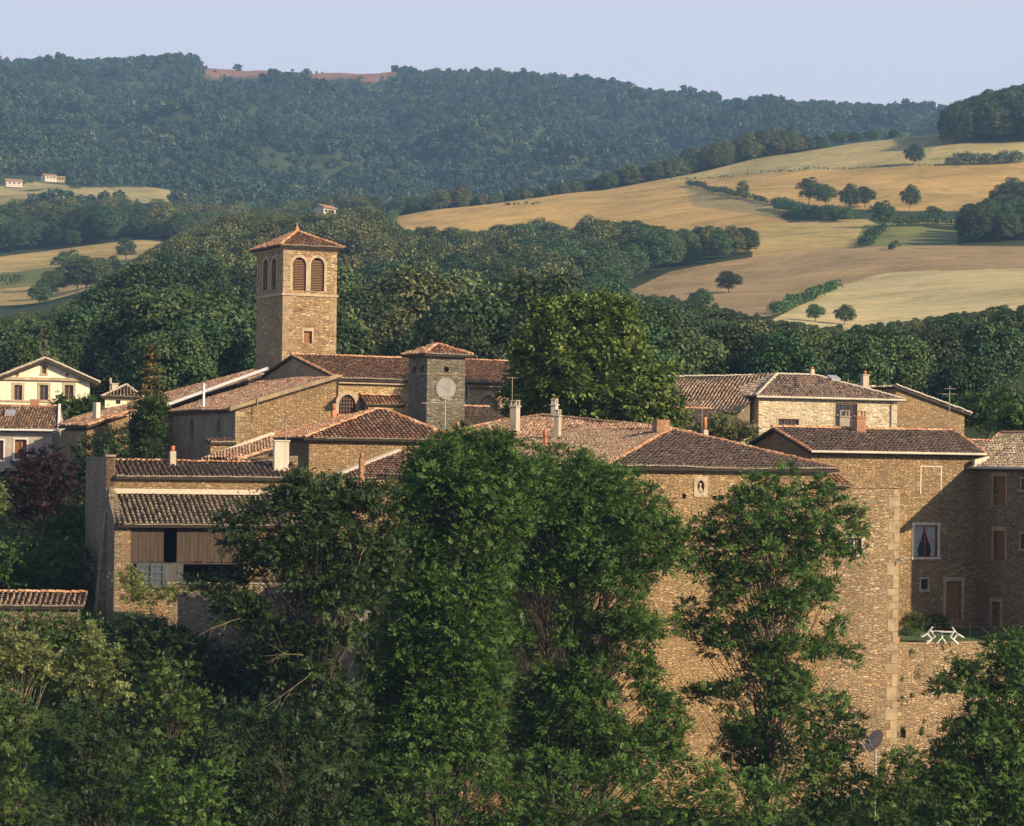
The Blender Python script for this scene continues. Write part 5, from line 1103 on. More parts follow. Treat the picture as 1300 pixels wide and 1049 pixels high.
# keep near ones as individual trees
order = np.argsort(pm[:, 1]); pm = pm[order]
ms = capped(pm, 12., rng.uniform(.8, 1.65, len(pm)) * np.where(pm[:, 1] < 330, .85, 1)); k_ = ms > .16; pm = pm[k_]; ms = ms[k_]; px_, _ = gproj(pm[:, 0], pm[:, 1]); ms = np.maximum(ms, .2)
print('mid trees', len(pm))
NIND = 285
def region_label(px, D, k, s_):
    lm = ('at the left edge behind the cream house', 'behind the small pale house and spruce', 'left of the bell tower', 'right of the bell tower behind the nave', 'between the nave and the linden', 'behind the linden', 'behind the cottages right of the linden', 'behind the pale stone house', 'behind the gable barn at right', 'at the right edge')[int(np.searchsorted([110, 210, 330, 480, 640, 860, 960, 1130, 1230], px))]
    look = ('bushy', 'upright', 'broad round', 'pale flecked', 'broad cream flecked', 'slender', 'low spreading')[k]
    sz_ = 'small' if s_ < .6 else 'dark'; row = 'front' if D < 290 else ('second' if D < 335 else 'back')
    lb = f'{look} {sz_} tree in {row} row {lm}'; return lb, f'trees {lm}'
for i, (x, y) in enumerate(pm[:NIND]):
    px, py = gproj(x, y); k = int(rng.integers(0, len(PM))); k = k if k not in (3, 4) or rng.random() < .4 else 0
    lb, gr = region_label(px, y, k, ms[i])
    plant('broadleaf_tree', PM[k], (x, y, float(ground(x, y)) - .3), lb, 'tree', gr, (max(ms[i], .42), max(ms[i], .42), ms[i]))
def instancer(name, pts, zs, rot, scl, src, lab=None, idx=None):
    me = bpy.data.meshes.new(name); me.from_pydata([(x, y, z) for (x, y), z in zip(pts, zs)], [], [])
    for nm, tp, arr in (('rot', 'FLOAT', rot), ('scl', 'FLOAT', scl)):
        a = me.attributes.new(nm, tp, 'POINT'); a.data.foreach_set('value', np.asarray(arr, np.float32))
    a = me.attributes.new('pick', 'INT', 'POINT'); a.data.foreach_set('value', np.asarray(idx, np.int32))
    o = link(name, me, None); tag(o, lab, 'forest', kind='stuff')
    g = bpy.data.node_groups.new(name, 'GeometryNodeTree'); g.interface.new_socket('Geometry', in_out='INPUT', socket_type='NodeSocketGeometry'); g.interface.new_socket('Geometry', in_out='OUTPUT', socket_type='NodeSocketGeometry')
    nd = g.nodes; gi = nd.new('NodeGroupInput'); gon = nd.new('NodeGroupOutput'); L = g.links.new
    iop = nd.new('GeometryNodeInstanceOnPoints'); jn = nd.new('GeometryNodeGeometryToInstance')
    for s_ in reversed(src):
        oi = nd.new('GeometryNodeObjectInfo'); oi.inputs['Object'].default_value = s_; oi.inputs['As Instance'].default_value = False; L(oi.outputs['Geometry'], jn.inputs[0])
    def attr(nm, tp): a = nd.new('GeometryNodeInputNamedAttribute'); a.data_type = tp; a.inputs['Name'].default_value = nm; return a.outputs['Attribute']
    L(gi.outputs[0], iop.inputs['Points']); L(jn.outputs[0], iop.inputs['Instance']); iop.inputs['Pick Instance'].default_value = True; L(attr('pick', 'INT'), iop.inputs['Instance Index'])
    cx_ = nd.new('ShaderNodeCombineXYZ'); L(attr('rot', 'FLOAT'), cx_.inputs[2]); L(cx_.outputs[0], iop.inputs['Rotation']); L(attr('scl', 'FLOAT'), iop.inputs['Scale']); L(iop.outputs[0], gon.inputs[0])
    md = o.modifiers.new('planting', 'NODES'); md.node_group = g
    return o
# source crowns: real trees that stand where the photo shows single trees
LONE = []
def lone(px, py, hpx, label, k, d0=850, d1=1345, wide=1.0, name='field_tree', cat='tree'):
    x, y, z = at_px(px, py, d0, d1); h = hpx / FP * y; k2 = (0, 1, 2, 3, 4, 1, 4)[k]; base = (11, 12, 10, 10.5, 11)[k2]; s_ = h / base; e = plant(name, PL[k2], (x, y, z - .2), label, cat, None, (s_ * wide, s_ * wide, s_), rz=k); LONE.append(e); return e
lone(1160, 210, 27, 'lone rounded dark tree standing in the pale top field below the hill wood', 2, wide=1.0)
lone(943, 252, 24, 'small open tree beside the curved hedge in the golden field', 1, wide=.95)
lone(1027, 260, 38, 'tall broad tree at the left end of the mid-field hedge group', 0, wide=.95)
lone(1048, 262, 30, 'second broad tree, right of the tall one in the hedge group', 6)
lone(1078, 268, 34, 'dark round tree in the middle of the golden slope hedge', 2, wide=.85); lone(1098, 264, 29, 'wide low tree next to the middle hedge tree', 6, wide=1.0)
lone(1155, 266, 31, 'isolated round tree at the lower edge of the golden field', 2, wide=.85)
lone(1120, 290, 38, 'dense dark tree below the golden field beside the green meadow', 0, wide=1.0); lone(1185, 282, 22, 'low bushy tree at the right end of the green meadow hedge', 6, wide=1.2); lone(1062, 280, 20, 'low dense bush tree under the hedge group', 6, wide=1.3); lone(1035, 282, 20, 'low dark bush tree at the left of the hedge under the tall tree', 2, wide=1.2)
for (a_, b_, c_, l_, k_) in ((88, 362, 48, 'tallest dark tree of the clump before the left straw field', 0), (110, 372, 44, 'rounded right hand tree of the clump before the left straw field', 2), (66, 378, 36, 'lowest left tree of the clump before the left straw field', 6), (98, 392, 46, 'front tree of the clump before the left straw field', 1), (124, 385, 40, 'bushy tree between the clump and the knoll wood', 4), (160, 333, 34, 'dark tree standing alone on the left straw field by the knoll', 1), (50, 398, 30, 'low bushy tree under the left straw field', 2), (140, 360, 36, 'round tree at the foot of the knoll wood beside the straw field', 3)):
    lone(a_, b_, c_, l_, k_, 800, 1200, wide=1.05)
lone(1072, 412, 26, 'crooked orchard tree on the edge of the cream field', 2, 560, 800, wide=1.1); lone(1000, 386, 16, 'small thin tree between brown and cream fields', 5, 560, 800, wide=.6); lone(1035, 408, 24, 'spreading dark tree left of the crooked orchard tree', 6, 560, 800, wide=1.1)
lone(925, 372, 30, 'low spreading orchard tree under the brown field', 6, 540, 760, wide=1.2); lone(890, 392, 26, 'orchard tree below the brown field, left of the spreading one', 2, 520, 760, wide=1.2)
srcs = [c for e in LONE for c in e.children if c.name.startswith('crown')]
src_mid = [o for o in bpy.data.objects if o.name.startswith('crown') and o.parent and o.data in (PM[0][0], PM[1][0], PM[2][0])]; src_mid = [next(o for o in src_mid if o.data == PM[q][0]) for q in (0, 1, 2)]
# one tree of the bloom kind as further source
bl = plant('flowering_chestnut', PM[3], (*(lambda q: (q[0], q[1], q[2] - .2))(at_px(560, 262, 1200, 1345)),), 'cream flowering chestnut at the left end of the crest row', 'tree', None, 1.0); bl2 = plant('flowering_chestnut', PM[4], (*(lambda q: (q[0], q[1], q[2] - .2))(at_px(585, 260, 1200, 1345)),), 'broad flowering chestnut beside the first on the crest', 'tree', None, 1.0)
src_bl = [bl.children[0], bl2.children[0]]
rest = pm[NIND:]
if len(rest):
    px, py = gproj(rest[:, 0], rest[:, 1]); zs = ground(rest[:, 0], rest[:, 1]) - .3
    lim = ((px > 185) & (px < 640) & (rest[:, 1] > 620)) | (rest[:, 1] > 1250)
    n_ = len(rest); r0 = rng.random(n_); pick = np.where(lim & (r0 < .62), 3 + rng.integers(0, 2, n_), rng.integers(0, 3, n_)); pick = np.where(~lim & (r0 < .08), 3, pick)
    instancer('wood', rest, zs, rng.uniform(0, 6.28, n_), ms[NIND:], src_mid + src_bl, 'dense mixed wood covering the middle slopes below the fields', pick)
# --- crest row behind the golden fields
cr_pts = []
for px in np.arange(500, 1046, 6.5):
    for row in range(3):
        d = 1338 + row * 9 + rng.normal(0, 3); x = unroll(px + rng.normal(0, 4), 230)[0] / FP * d; cr_pts.append((x, d, px))
hcrest = lambda px: np.interp(px, [500, 560, 640, 700, 740, 830, 880, 1000, 1030, 1060, 1140, 1200], [.9, .7, .55, .5, .8, .95, 1.25, 1.1, .6, .25, .3, .3])
a = np.array([(x, y) for x, y, _ in cr_pts]); pxs = np.array([p for *_, p in cr_pts]); n_ = len(a)
instancer('crest_wood', a, ground(a[:, 0], a[:, 1]) - 1, rng.uniform(0, 6.28, n_), hcrest(pxs) * rng.uniform(.8, 1.2, n_), src_mid + src_bl, 'row of chestnuts and bushes along the crest behind the golden fields', np.where(rng.random(n_) < .45, 3 + rng.integers(0, 2, n_), rng.integers(0, 3, n_)))
for px, h_, k, lb in ((1063, 16, 0, 'small dark tree alone on the crest gap'), (1085, 12, 6, 'low bush tree on the crest right of the gap'), (1106, 11, 2, 'round crest bush left of the hill wood'), (1135, 9, 6, 'last small crest bush before the hill wood')):
    lone(px, float(np.interp(px, [1060, 1140], [183, 163])), h_ + 4, lb, k, 1280, 1345, wide=1.3)
# --- hill wood at upper right
hw_ = scatter(1190, 1420, 7.5, lambda px, py, D: (px > 1197 + (D - 1190) * .0) & inpoly(px, py, [(1203, 186), (1203, 120), (1400, 100), (1400, 184), (1300, 180), (1250, 183)])); n_ = len(hw_)
pxh, _ = gproj(hw_[:, 0], hw_[:, 1])
instancer('hill_wood', hw_, ground(hw_[:, 0], hw_[:, 1]) - .5, rng.uniform(0, 6.28, n_), rng.uniform(1.15, 1.5, n_) * np.interp(pxh, [1200, 1225, 1300], [.75, 1.15, 1.45]), src_mid, 'dark tall wood on the hill top at upper right', rng.integers(0, 3, n_))
# --- wood at right edge between fields
hw2 = scatter(850, 1080, 8, lambda px, py, D: inpoly(px, py, [(1222, 300), (1250, 280), (1275, 266), (1400, 258), (1400, 312), (1236, 312)])); n_ = len(hw2)
if n_: instancer('edge_wood', hw2, ground(hw2[:, 0], hw2[:, 1]) - .5, rng.uniform(0, 6.28, n_), rng.uniform(.7, 1.2, n_), src_mid, 'dark wood at the right edge between golden and brown fields', rng.integers(0, 3, n_))
# --- hedges
def hedge(pts, hm, label, d0, d1, wid=1.6, mat='leaf_mid', lw=.35):
    L3 = [Vector(at_px(px, py, d0, d1)) for px, py in pts]; o0 = L3[0]; lum = []
    for a, b in zip(L3, L3[1:]):
        n = max(2, int((b - a).length / 1.5))
        for i in range(n):
            p = a.lerp(b, i / n) - o0; r = hm * rng.uniform(.35, .75); lum.append((p.x + rng.normal(0, wid * .3), p.y + rng.normal(0, wid * .3), float(ground((p + o0).x, (p + o0).y)) - o0.z + r * .8, r))
    Cc, Nn = lump_leaves(lum, 26, lw); me = leaf_mesh('hedge', Cc, Nn, lw * rng.uniform(.7, 1.2, len(Cc)), .6); o = link('hedge', me, M[mat]); o.location = o0; tag(o, label, 'hedge'); return o
hedge([(874, 236), (900, 243), (925, 248), (960, 256), (1000, 260)], 2.6, 'dark curved hedge across the golden field', 900, 1320, mat='leaf_far')
hedge([(850, 228), (1000, 218), (1150, 212), (1205, 210)], 1.0, 'thin dark field boundary between the pale and golden fields', 1000, 1320, mat='leaf_far')
hedge([(1203, 210), (1300, 207)], 5.2, 'thick dark hedge at the right of the lone tree', 1000, 1320, mat='leaf_far')
hedge([(985, 266), (1040, 278), (1075, 282)], 4.5, 'dense dark hedge under the middle group of field trees', 850, 1200)
hedge([(1130, 288), (1210, 286)], 4.5, 'low hedge along the top of the green meadow', 850, 1200)
hedge([(1095, 315), (1112, 300), (1122, 292)], 3, 'short scrubby hedge beside the small gold field', 700, 1020)
hedge([(1130, 318), (1140, 316)], 3.0, 'small round bush on the green meadow', 700, 1020)
hedge([(985, 400), (1010, 388), (1040, 376), (1060, 366)], 2.6, 'broken hedge between the brown field and the cream field', 560, 860)
hedge([(490, 300), (496, 285), (500, 272)], 3.5, 'short hedge down the left edge of the golden field', 900, 1340)
hedge([(640, 262), (690, 260)], 1.6, 'thin scrub line in the golden field', 900, 1320)
hedge([(10, 362), (30, 360)], 4, 'low dark bush on the left straw field', 860, 1200)
# --- far mountain forest and the belt before it
okf = lambda px, py, D: (noflds(px, py, D) | ((D > 2900) & (rng.random(np.shape(px)) < .12))) & ~((D > 1500) & (D < 1850) & (px < 300) & (py < 262) & (px > -60) & inpoly(px, py, [(-60, 270), (-60, 228), (90, 225), (300, 240), (292, 262), (100, 256)])) & ~((px > 262) & (px < 495) & (D > 2850) & (py < 113) & (rng.random(np.shape(px)) < .85))
lim_far = 0
fa = scatter(1380, 2000, 8.4, okf); fb = scatter(2000, 3200, 9.2, okf); px, _ = gproj(fa[:, 0], fa[:, 1]); fa = fa[~((px > 480) & (fa[:, 1] < 1750))]; f_ = np.concatenate([fa, fb]); f_ = f_[visible(f_, 12)]; n_ = len(f_); print('far trees', n_)
FS = []
for k, (px, D, lb) in enumerate(((612, 3150, 'dome shaped dark tree on the mountain skyline above the golden slope'), (758, 3150, 'round tree breaking the skyline at upper right of centre'), (990, 3150, 'bushy tree on the low right skyline'), (302, 3160, 'last dark tree of the ridge forest beside the heather'))):
    x = unroll(px, 100)[0] / FP * D; e = plant('skyline_tree', PF[k], (x, D, float(ground(x, D)) - 1), lb, 'tree', None, 1.25); FS.append(e.children[0])
pxf, pyf = gproj(f_[:, 0], f_[:, 1]); sc_ = rng.uniform(.55, 1.25, n_) * (1 + .25 * np.sin(f_[:, 0] * .011) * np.sin(f_[:, 1] * .013)) * np.where((pxf < 300) & (f_[:, 1] > 3000), 1.15, 1); sc_ = np.where((pxf > 255) & (pxf < 500) & (f_[:, 1] > 2850) & (pyf < 114), .4, sc_); sc_ = np.where(f_[:, 1] < 1560, np.clip(capped(f_, 12., sc_), .3, 2), sc_); 
for k, (px, py, lb) in enumerate(((222, 262, 'pale flowering tree beside the far left meadow'), (300, 262, 'pale leafy tree at the right end of the far left meadow'))):
    x, y, z = at_px(px, py, 1500, 1900); e = plant('far_tree', PFL[k], (x, y, z - 1), lb, 'tree', None, 1.0); FS.append(e.children[0])
patch = hs_noise(f_[:, 0] * .8 + 900, f_[:, 1] * .8) + .5 * np.sin(f_[:, 0] * .05) * np.sin(f_[:, 1] * .043); lt = rng.random(n_) < np.clip(.02 + .9 * (patch - .7), .02, .85); lt |= (rng.random(n_) < .35) & (f_[:, 1] < 1600)
instancer('mountain_forest', f_, ground(f_[:, 0], f_[:, 1]) - .8, rng.uniform(0, 6.28, n_), sc_, FS, 'blue green forest covering the far mountain', np.where(lt, 4 + rng.integers(0, 2, n_), rng.integers(0, 4, n_)))
# --- far houses
def far_house(px, py, D, w, d, h, label, rot=20, rm='t_red', wm='white_plaster'):
    x = unroll(px, py)[0] / FP * D; z = P(px, py, D).z; r = empty('farmhouse', (x, D, z), R(rot), label=label, cat='house'); mb = MB(); mb.box(-w / 2, w / 2, -d / 2, d / 2, -1.2, h)
    mb.add([(-w / 2, -d / 2, h), (-w / 2, d / 2, h), (-w / 2, 0, h + d * .2), (w / 2, -d / 2, h), (w / 2, d / 2, h), (w / 2, 0, h + d * .2)], [(0, 1, 2), (3, 4, 5)]); mb.build('wall', M[wm], r)
    mb = MB(); e = .5
    for s_ in (-1, 1): mb.hexa([(-w / 2 - e, s_ * (d / 2 + e), h - .1), (w / 2 + e, s_ * (d / 2 + e), h - .1), (w / 2 + e, 0, h + d * .22), (-w / 2 - e, 0, h + d * .22)], [(-w / 2 - e, s_ * (d / 2 + e), h + .15), (w / 2 + e, s_ * (d / 2 + e), h + .15), (w / 2 + e, 0, h + d * .22 + .25), (-w / 2 - e, 0, h + d * .22 + .25)])
    mb.build('roof', M[rm], r)
    for k in (-1, 0, 1): mb = MB(); mb.box(k * w * .28 - .5, k * w * .28 + .5, -d / 2 - .05, -d / 2 - .01, h * .35, h * .75); mb.build('window', M['dark'], r)
    return r
far_house(17, 236, 1650, 10, 7, 2.4, 'small white farmhouse with red roof at far left'); far_house(62, 229, 1700, 8, 6, 2.4, 'white farmhouse with pinkish roof right of the far left farmhouse', 35); far_house(76, 230, 1710, 6, 5, 1.8, 'low barn joined beside the second white farmhouse', 10, 't_red', 'dressed')
far_house(412, 273, 835, 5.6, 4.2, 2.0, 'white house with red roof rising over the wooded knoll', 52)
M['leaf_walnut'] = leafmat('leaf_walnut', [(0, (.018, .036, .011)), (.6, (.036, .066, .018)), (.93, (.055, .085, .024)), (1, (.16, .17, .045))], .2, .0)
# ------------------------------------------------------------ near trees
def tube_np(mb, pts, r): mb.tube(pts, r, 6)
def env_lumps(poly, D, n, rpx, thick=2.6, seed=1, gaps=(), sep=.72, flatz=1.0):
    r_ = np.random.default_rng(seed); poly = [tuple(p) for p in poly]; xs = [p[0] for p in poly]; ys = [p[1] for p in poly]; out = []; k = 0; s = FP / D
    seg = [(np.array(poly[i], float), np.array(poly[(i + 1) % len(poly)], float)) for i in range(len(poly))]
    while len(out) < n and k < 40000:
        k += 1; px, py = r_.uniform(min(xs), max(xs)), r_.uniform(min(ys), max(ys))
        if not inpoly(np.array(px), np.array(py), poly): continue
        p = np.array((px, py)); dist = min(np.linalg.norm(p - (a + (b - a) * np.clip(np.dot(p - a, b - a) / np.dot(b - a, b - a), 0, 1))) for a, b in seg)
        r = r_.uniform(*rpx)
        if dist < r * .75: continue
        if any((px - g[0]) ** 2 / g[2] ** 2 + (py - g[1]) ** 2 / g[3] ** 2 < 1 for g in gaps): continue
        T_ = min(thick, dist / s * 1.1); dy = r_.uniform(-T_, T_); w = P(px, py, D + dy); r = r / s
        if all((w.x - a) ** 2 + (w.y - b) ** 2 + (w.z - c) ** 2 > (sep * (r + e)) ** 2 for a, b, c, e in out): out.append((w.x, w.y, w.z, r))
    return out
def near_tree(name, label, D, poly, foot, n, rpx, mat, seed, per=55, leaf=.085, spray=11, ln=.40, thick=2.6, gaps=(), trunk_mat='bark', cat='tree', trunk_r=.16, sep=.62, droop=.25, limbs=True, stems=1, group=None, aspect=.36, squash=.8):
    global rng
    rng = np.random.default_rng(seed); L = np.array(env_lumps(poly, D, n, rpx, thick, seed, gaps, sep)); f = Vector(foot); root = empty(name, f, 0, label=label, cat=cat, group=group)
    L[:, :3] -= np.array(f); A_, B_, C_, D4 = [], [], [], []
    for (x, y, z, r) in L:
        m = int(per * r * r) + 6; d = rand_dirs(m); d[:, 2] = np.where(d[:, 2] < -.45, -d[:, 2], d[:, 2]); rr = r * (.5 + .5 * rng.random(m) ** .6) * (1 + .15 * rng.normal(size=m)); c = np.array([x, y, z]) + d * rr[:, None] * (1, 1, squash)
        ax = d + (0, 0, -droop) + rng.normal(size=(m, 3)) * .35; ax /= np.linalg.norm(ax, axis=1, keepdims=True); nrm = d * .6 + (0, 0, .7) + rng.normal(size=(m, 3)) * .35; nrm -= ax * np.sum(nrm * ax, 1, keepdims=True); nrm /= np.linalg.norm(nrm, axis=1, keepdims=True) + 1e-9; sd_ = np.cross(nrm, ax)
        for j in range(spray):
            t_ = (j // 2 + .6) / (spray / 2) ; sg = 1 if j % 2 else -1
            if j == spray - 1: dr = ax; o = c + ax * ln * 1.0
            else: dr = sd_ * sg * .85 + ax * .5 - nrm * .15; o = c + ax * ln * (t_ - .3) * .8
            dr = dr / np.linalg.norm(dr, axis=1, keepdims=True); lw = np.cross(nrm, dr); ll = leaf * rng.uniform(.8, 1.3, (m, 1))
            A_.append(o); B_.append(o + dr * ll + lw * ll * aspect); C_.append(o + dr * ll * 2.1 - nrm * ll * .2); D4.append(o + dr * ll - lw * ll * aspect)
    me = quad_mesh('crown', np.concatenate(A_), np.concatenate(B_), np.concatenate(C_), np.concatenate(D4)); cr_ = link('crown', me, M[mat], root)
    if limbs:
        mb = MB(); top = L[np.argmax(L[:, 2])]; axis = [Vector((0, 0, -2.0)), Vector((0, 0, 0))]; H = top[2]; tx_ = np.mean(L[:, 0]); ty_ = np.mean(L[:, 1])
        for i in range(1, 8): t_ = i / 7; axis.append(Vector((tx_ * t_ * .9 + math.sin(i * 2.1 + seed) * .22, ty_ * t_ + math.cos(i * 1.7) * .15, H * t_ * .93)))
        mb.tube(axis, [trunk_r * 1.25] + [trunk_r * (1 - .11 * i) for i in range(8)], 8)
        for st in range(1, stems):
            o_ = [Vector((0, 0, .3))] + [Vector((tx_ * t_ + (st - stems / 2 + .3) * 1.6 * t_, ty_ * t_ + .5 * math.sin(st), H * t_ * .85)) for t_ in (.15, .35, .6, .85, 1)]; mb.tube(o_, [trunk_r * .8, trunk_r * .7, trunk_r * .55, trunk_r * .4, trunk_r * .25, trunk_r * .1], 6)
        for (x, y, z, r) in L:
            t_ = min(.92, max(.12, (z / H) - rng.uniform(.12, .28))); i = t_ * 7; a = axis[1 + int(i)].lerp(axis[min(8, 2 + int(i))], i - int(i)); e = Vector((x, y, z)); mid = a.lerp(e, .5) + Vector((rng.normal(0, .12), rng.normal(0, .12), -.12 * (e - a).length * .5)); k = trunk_r * .27 * (1.1 - t_)
            mb.tube([a, mid, e], [k + .012, k * .6 + .01, .008], 5, cap=False)
        mb.build('trunk', M[trunk_mat], root)
    return root
def foot(px, D, z=None):
    x = unroll(px, 900)[0] / FP * D; return (x, D, float(ground(x, D)) if z is None else z)
near_tree('ash_tree', 'large feathery green ash standing centre left before the long house roof', 125, [(520, 556), (560, 543), (600, 540), (650, 548), (690, 580), (690, 640), (670, 690), (655, 760), (660, 830), (650, 900), (640, 1000), (470, 1010), (440, 960), (455, 880), (470, 800), (490, 740), (500, 690), (480, 640), (500, 600), (520, 570)], foot(555, 125), 330, (15, 28), 'leaf_ash', 11, per=88, sep=.42, trunk_r=.2, stems=3)
near_tree('ash_tree', 'broad dark ash with bare lower stems in front of the front house wall', 131, [(600, 560), (640, 556), (690, 562), (740, 566), (778, 580), (804, 596), (838, 592), (862, 640), (884, 690), (866, 740), (875, 800), (860, 850), (880, 900), (870, 1010), (630, 1010), (630, 900), (636, 800), (620, 700), (600, 640)], foot(700, 131), 270, (14, 26), 'leaf_ash', 12, per=88, sep=.42, trunk_r=.2, stems=3, gaps=[(685, 782, 32, 34), (832, 765, 26, 38), (860, 870, 24, 30), (760, 772, 26, 22), (800, 705, 14, 16), (845, 845, 20, 30), (690, 840, 22, 20), (650, 860, 16, 22), (800, 905, 20, 30)])
near_tree('ash_tree', 'mid height ash filling the gap between the two big ashes', 138, [(590, 585), (640, 572), (700, 575), (760, 585), (800, 610), (820, 680), (800, 730), (740, 752), (680, 745), (620, 760), (600, 700)], foot(690, 138), 120, (15, 26), 'leaf_ash', 45, per=80, trunk_r=.14, sep=.45)
near_tree('locust_tree', 'airy light green tree against the sunlit front wall left of the quoins', 134, [(962, 592), (1012, 588), (1068, 615), (1115, 645), (1118, 695), (1100, 732), (1078, 750), (1080, 800), (1100, 835), (1085, 870), (1060, 850), (1040, 880), (1010, 960), (1000, 1010), (930, 1010), (900, 960), (870, 900), (850, 900), (880, 840), (850, 790), (862, 740), (856, 690), (874, 660), (905, 636), (924, 612)], foot(972, 134), 240, (10, 22), 'leaf_ash', 13, per=84, trunk_r=.13, stems=2, sep=.48, gaps=[(920, 850, 30, 24), (1035, 795, 22, 28), (930, 778, 16, 14), (980, 800, 16, 22), (1068, 815, 20, 12), (1000, 740, 14, 12), (905, 905, 26, 20), (950, 700, 10, 12), (1060, 725, 22, 12), (955, 900, 26, 24)])
near_tree('hornbeam', 'fresh green bushy tree at the foot of the sunlit wall beside the dish', 128, [(1015, 880), (1050, 862), (1085, 880), (1105, 915), (1100, 960), (1110, 1049), (1110, 1075), (990, 1075), (985, 960), (1000, 910)], foot(1050, 128), 55, (14, 24), 'leaf_ash2', 14, per=60, trunk_r=.08)
near_tree('field_maple', 'fresh green tree at lower right before the retaining wall', 125, [(1262, 798), (1300, 800), (1340, 830), (1360, 1090), (1170, 1090), (1150, 1040), (1165, 960), (1175, 935), (1200, 905), (1180, 880), (1165, 860), (1205, 850), (1215, 830), (1245, 822)], foot(1255, 125), 180, (12, 24), 'leaf_ash2', 15, per=80, trunk_r=.14, sep=.45, gaps=[(1240, 850, 12, 10), (1215, 890, 16, 14), (1280, 855, 10, 12), (1195, 940, 12, 14)])
near_tree('walnut_tree', 'sparse dark olive tree with dead twigs in front of the barn', 118, [(380, 592), (420, 588), (450, 600), (490, 600), (520, 640), (520, 700), (500, 760), (480, 830), (470, 900), (470, 1000), (300, 1010), (300, 930), (340, 880), (300, 840), (270, 790), (230, 745), (225, 725), (290, 715), (270, 690), (262, 655), (300, 640), (330, 615)], foot(410, 118), 250, (12, 25), 'leaf_walnut', 16, per=78, sep=.44, trunk_r=.17, stems=2, leaf=.09, gaps=[(330, 755, 36, 16), (265, 770, 18, 14), (470, 785, 24, 14), (345, 665, 8, 14), (415, 792, 44, 16), (372, 778, 30, 14), (440, 835, 18, 26)])
near_tree('nettle_bush', 'green scrub at the foot of the wall right of the satellite dish', 139, [(1085, 975), (1120, 955), (1150, 945), (1175, 955), (1200, 1100), (1070, 1100)], foot(1130, 139), 60, (12, 20), 'leaf_shrub', 44, per=60, cat='bush', limbs=False, thick=1.2)
near_tree('olive_green_tree', 'pale olive pointed tree at lower left of the barn', 112, [(112, 783), (128, 800), (140, 822), (160, 818), (152, 850), (168, 880), (150, 905), (60, 905), (70, 870), (85, 845), (70, 830), (95, 815)], foot(115, 112), 42, (9, 16), 'leaf_olive', 17, per=70, trunk_r=.07, leaf=.08)
near_tree('fruit_tree', 'low round olive leaved fruit tree at the left edge', 111, [(-30, 805), (20, 800), (60, 815), (80, 840), (72, 868), (40, 872), (0, 868), (-30, 875)], foot(37, 111), 36, (10, 17), 'leaf_olive', 18, per=60, trunk_r=.1, trunk_mat='bark_pale')
near_tree('hazel_bush', 'large dark bush in the lower left corner', 106, [(-40, 872), (20, 862), (52, 885), (60, 930), (50, 1100), (-60, 1100)], foot(10, 106), 60, (14, 22), 'leaf_shrub', 19, per=50, trunk_r=.06, cat='bush')
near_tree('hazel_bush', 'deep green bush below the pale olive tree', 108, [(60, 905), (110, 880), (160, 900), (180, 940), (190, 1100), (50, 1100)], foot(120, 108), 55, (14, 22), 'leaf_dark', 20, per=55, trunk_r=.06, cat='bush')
near_tree('elder_bush', 'mid green bush right of the pale olive tree under the barn', 115, [(170, 850), (200, 828), (240, 840), (262, 880), (270, 940), (260, 1100), (170, 1100), (160, 920)], foot(215, 115), 60, (13, 20), 'leaf_shrub', 21, per=55, trunk_r=.06, cat='bush')
near_tree('elder_bush', 'dark leafy bush under the dead twigs of the sparse tree', 110, [(260, 900), (300, 870), (350, 900), (420, 880), (470, 930), (480, 1100), (250, 1100)], foot(350, 110), 75, (15, 24), 'leaf_dark', 22, per=55, trunk_r=.06, cat='bush')
near_tree('young_ash', 'bright green sapling at the bottom edge left of centre', 103, [(180, 965), (200, 950), (230, 958), (262, 950), (300, 975), (310, 1100), (160, 1100)], foot(235, 103), 40, (12, 18), 'leaf_ash2', 23, per=55, trunk_r=.05)
near_tree('young_ash', 'low ash thicket at the bottom edge under the large ash', 114, [(470, 960), (520, 950), (600, 965), (680, 955), (760, 965), (860, 950), (940, 965), (1000, 960), (1010, 1100), (450, 1100)], foot(700, 114), 120, (16, 26), 'leaf_ash', 24, per=48, trunk_r=.05, cat='thicket')
near_tree('ivy_thicket', 'dark thicket growing on the slope below the barn doors', 133, [(150, 772), (190, 772), (228, 792), (270, 812), (330, 840), (400, 868), (430, 905), (300, 920), (180, 880), (140, 820)], foot(260, 133), 110, (12, 22), 'leaf_dark', 25, per=60, trunk_r=.05, cat='thicket', thick=1.2)
near_tree('bramble_thicket', 'brownish green bramble in front of the blue grey barn door', 141, [(155, 712), (175, 722), (190, 742), (235, 745), (240, 770), (160, 775), (145, 740)], foot(190, 141), 30, (8, 13), 'leaf_olive', 26, per=60, leaf=.07, cat='bush', limbs=False, thick=.8)
near_tree('laurel_bush', 'dark shrubbery left of the barn in front of the valley shed', 134, [(-30, 780), (60, 772), (130, 785), (170, 830), (120, 880), (-30, 890)], foot(70, 134), 85, (13, 20), 'leaf_shrub', 27, per=50, cat='bush', limbs=False, thick=1.5)
near_tree('garden_hedge', 'green garden hedge at left behind the valley shed', 152, [(-30, 690), (30, 680), (70, 690), (110, 680), (120, 700), (112, 752), (-30, 758)], foot(50, 152), 70, (9, 15), 'leaf_shrub', 28, per=60, cat='hedge', limbs=False, thick=1.5)
near_tree('garden_shrub', 'bushy dark garden shrub beneath the purple tree', 158, [(30, 668), (60, 655), (100, 640), (125, 660), (118, 690), (40, 695)], foot(70, 158), 40, (9, 14), 'leaf_shrub', 29, per=60, cat='bush', thick=1.5)
near_tree('purple_plum', 'dark red purple leaved tree before the grey house', 165, [(48, 562), (74, 568), (96, 596), (94, 640), (78, 675), (28, 682), (-2, 645), (2, 602), (22, 580)], foot(48, 165), 75, (8, 14), 'leaf_purple', 30, per=70, trunk_r=.12, leaf=.09)
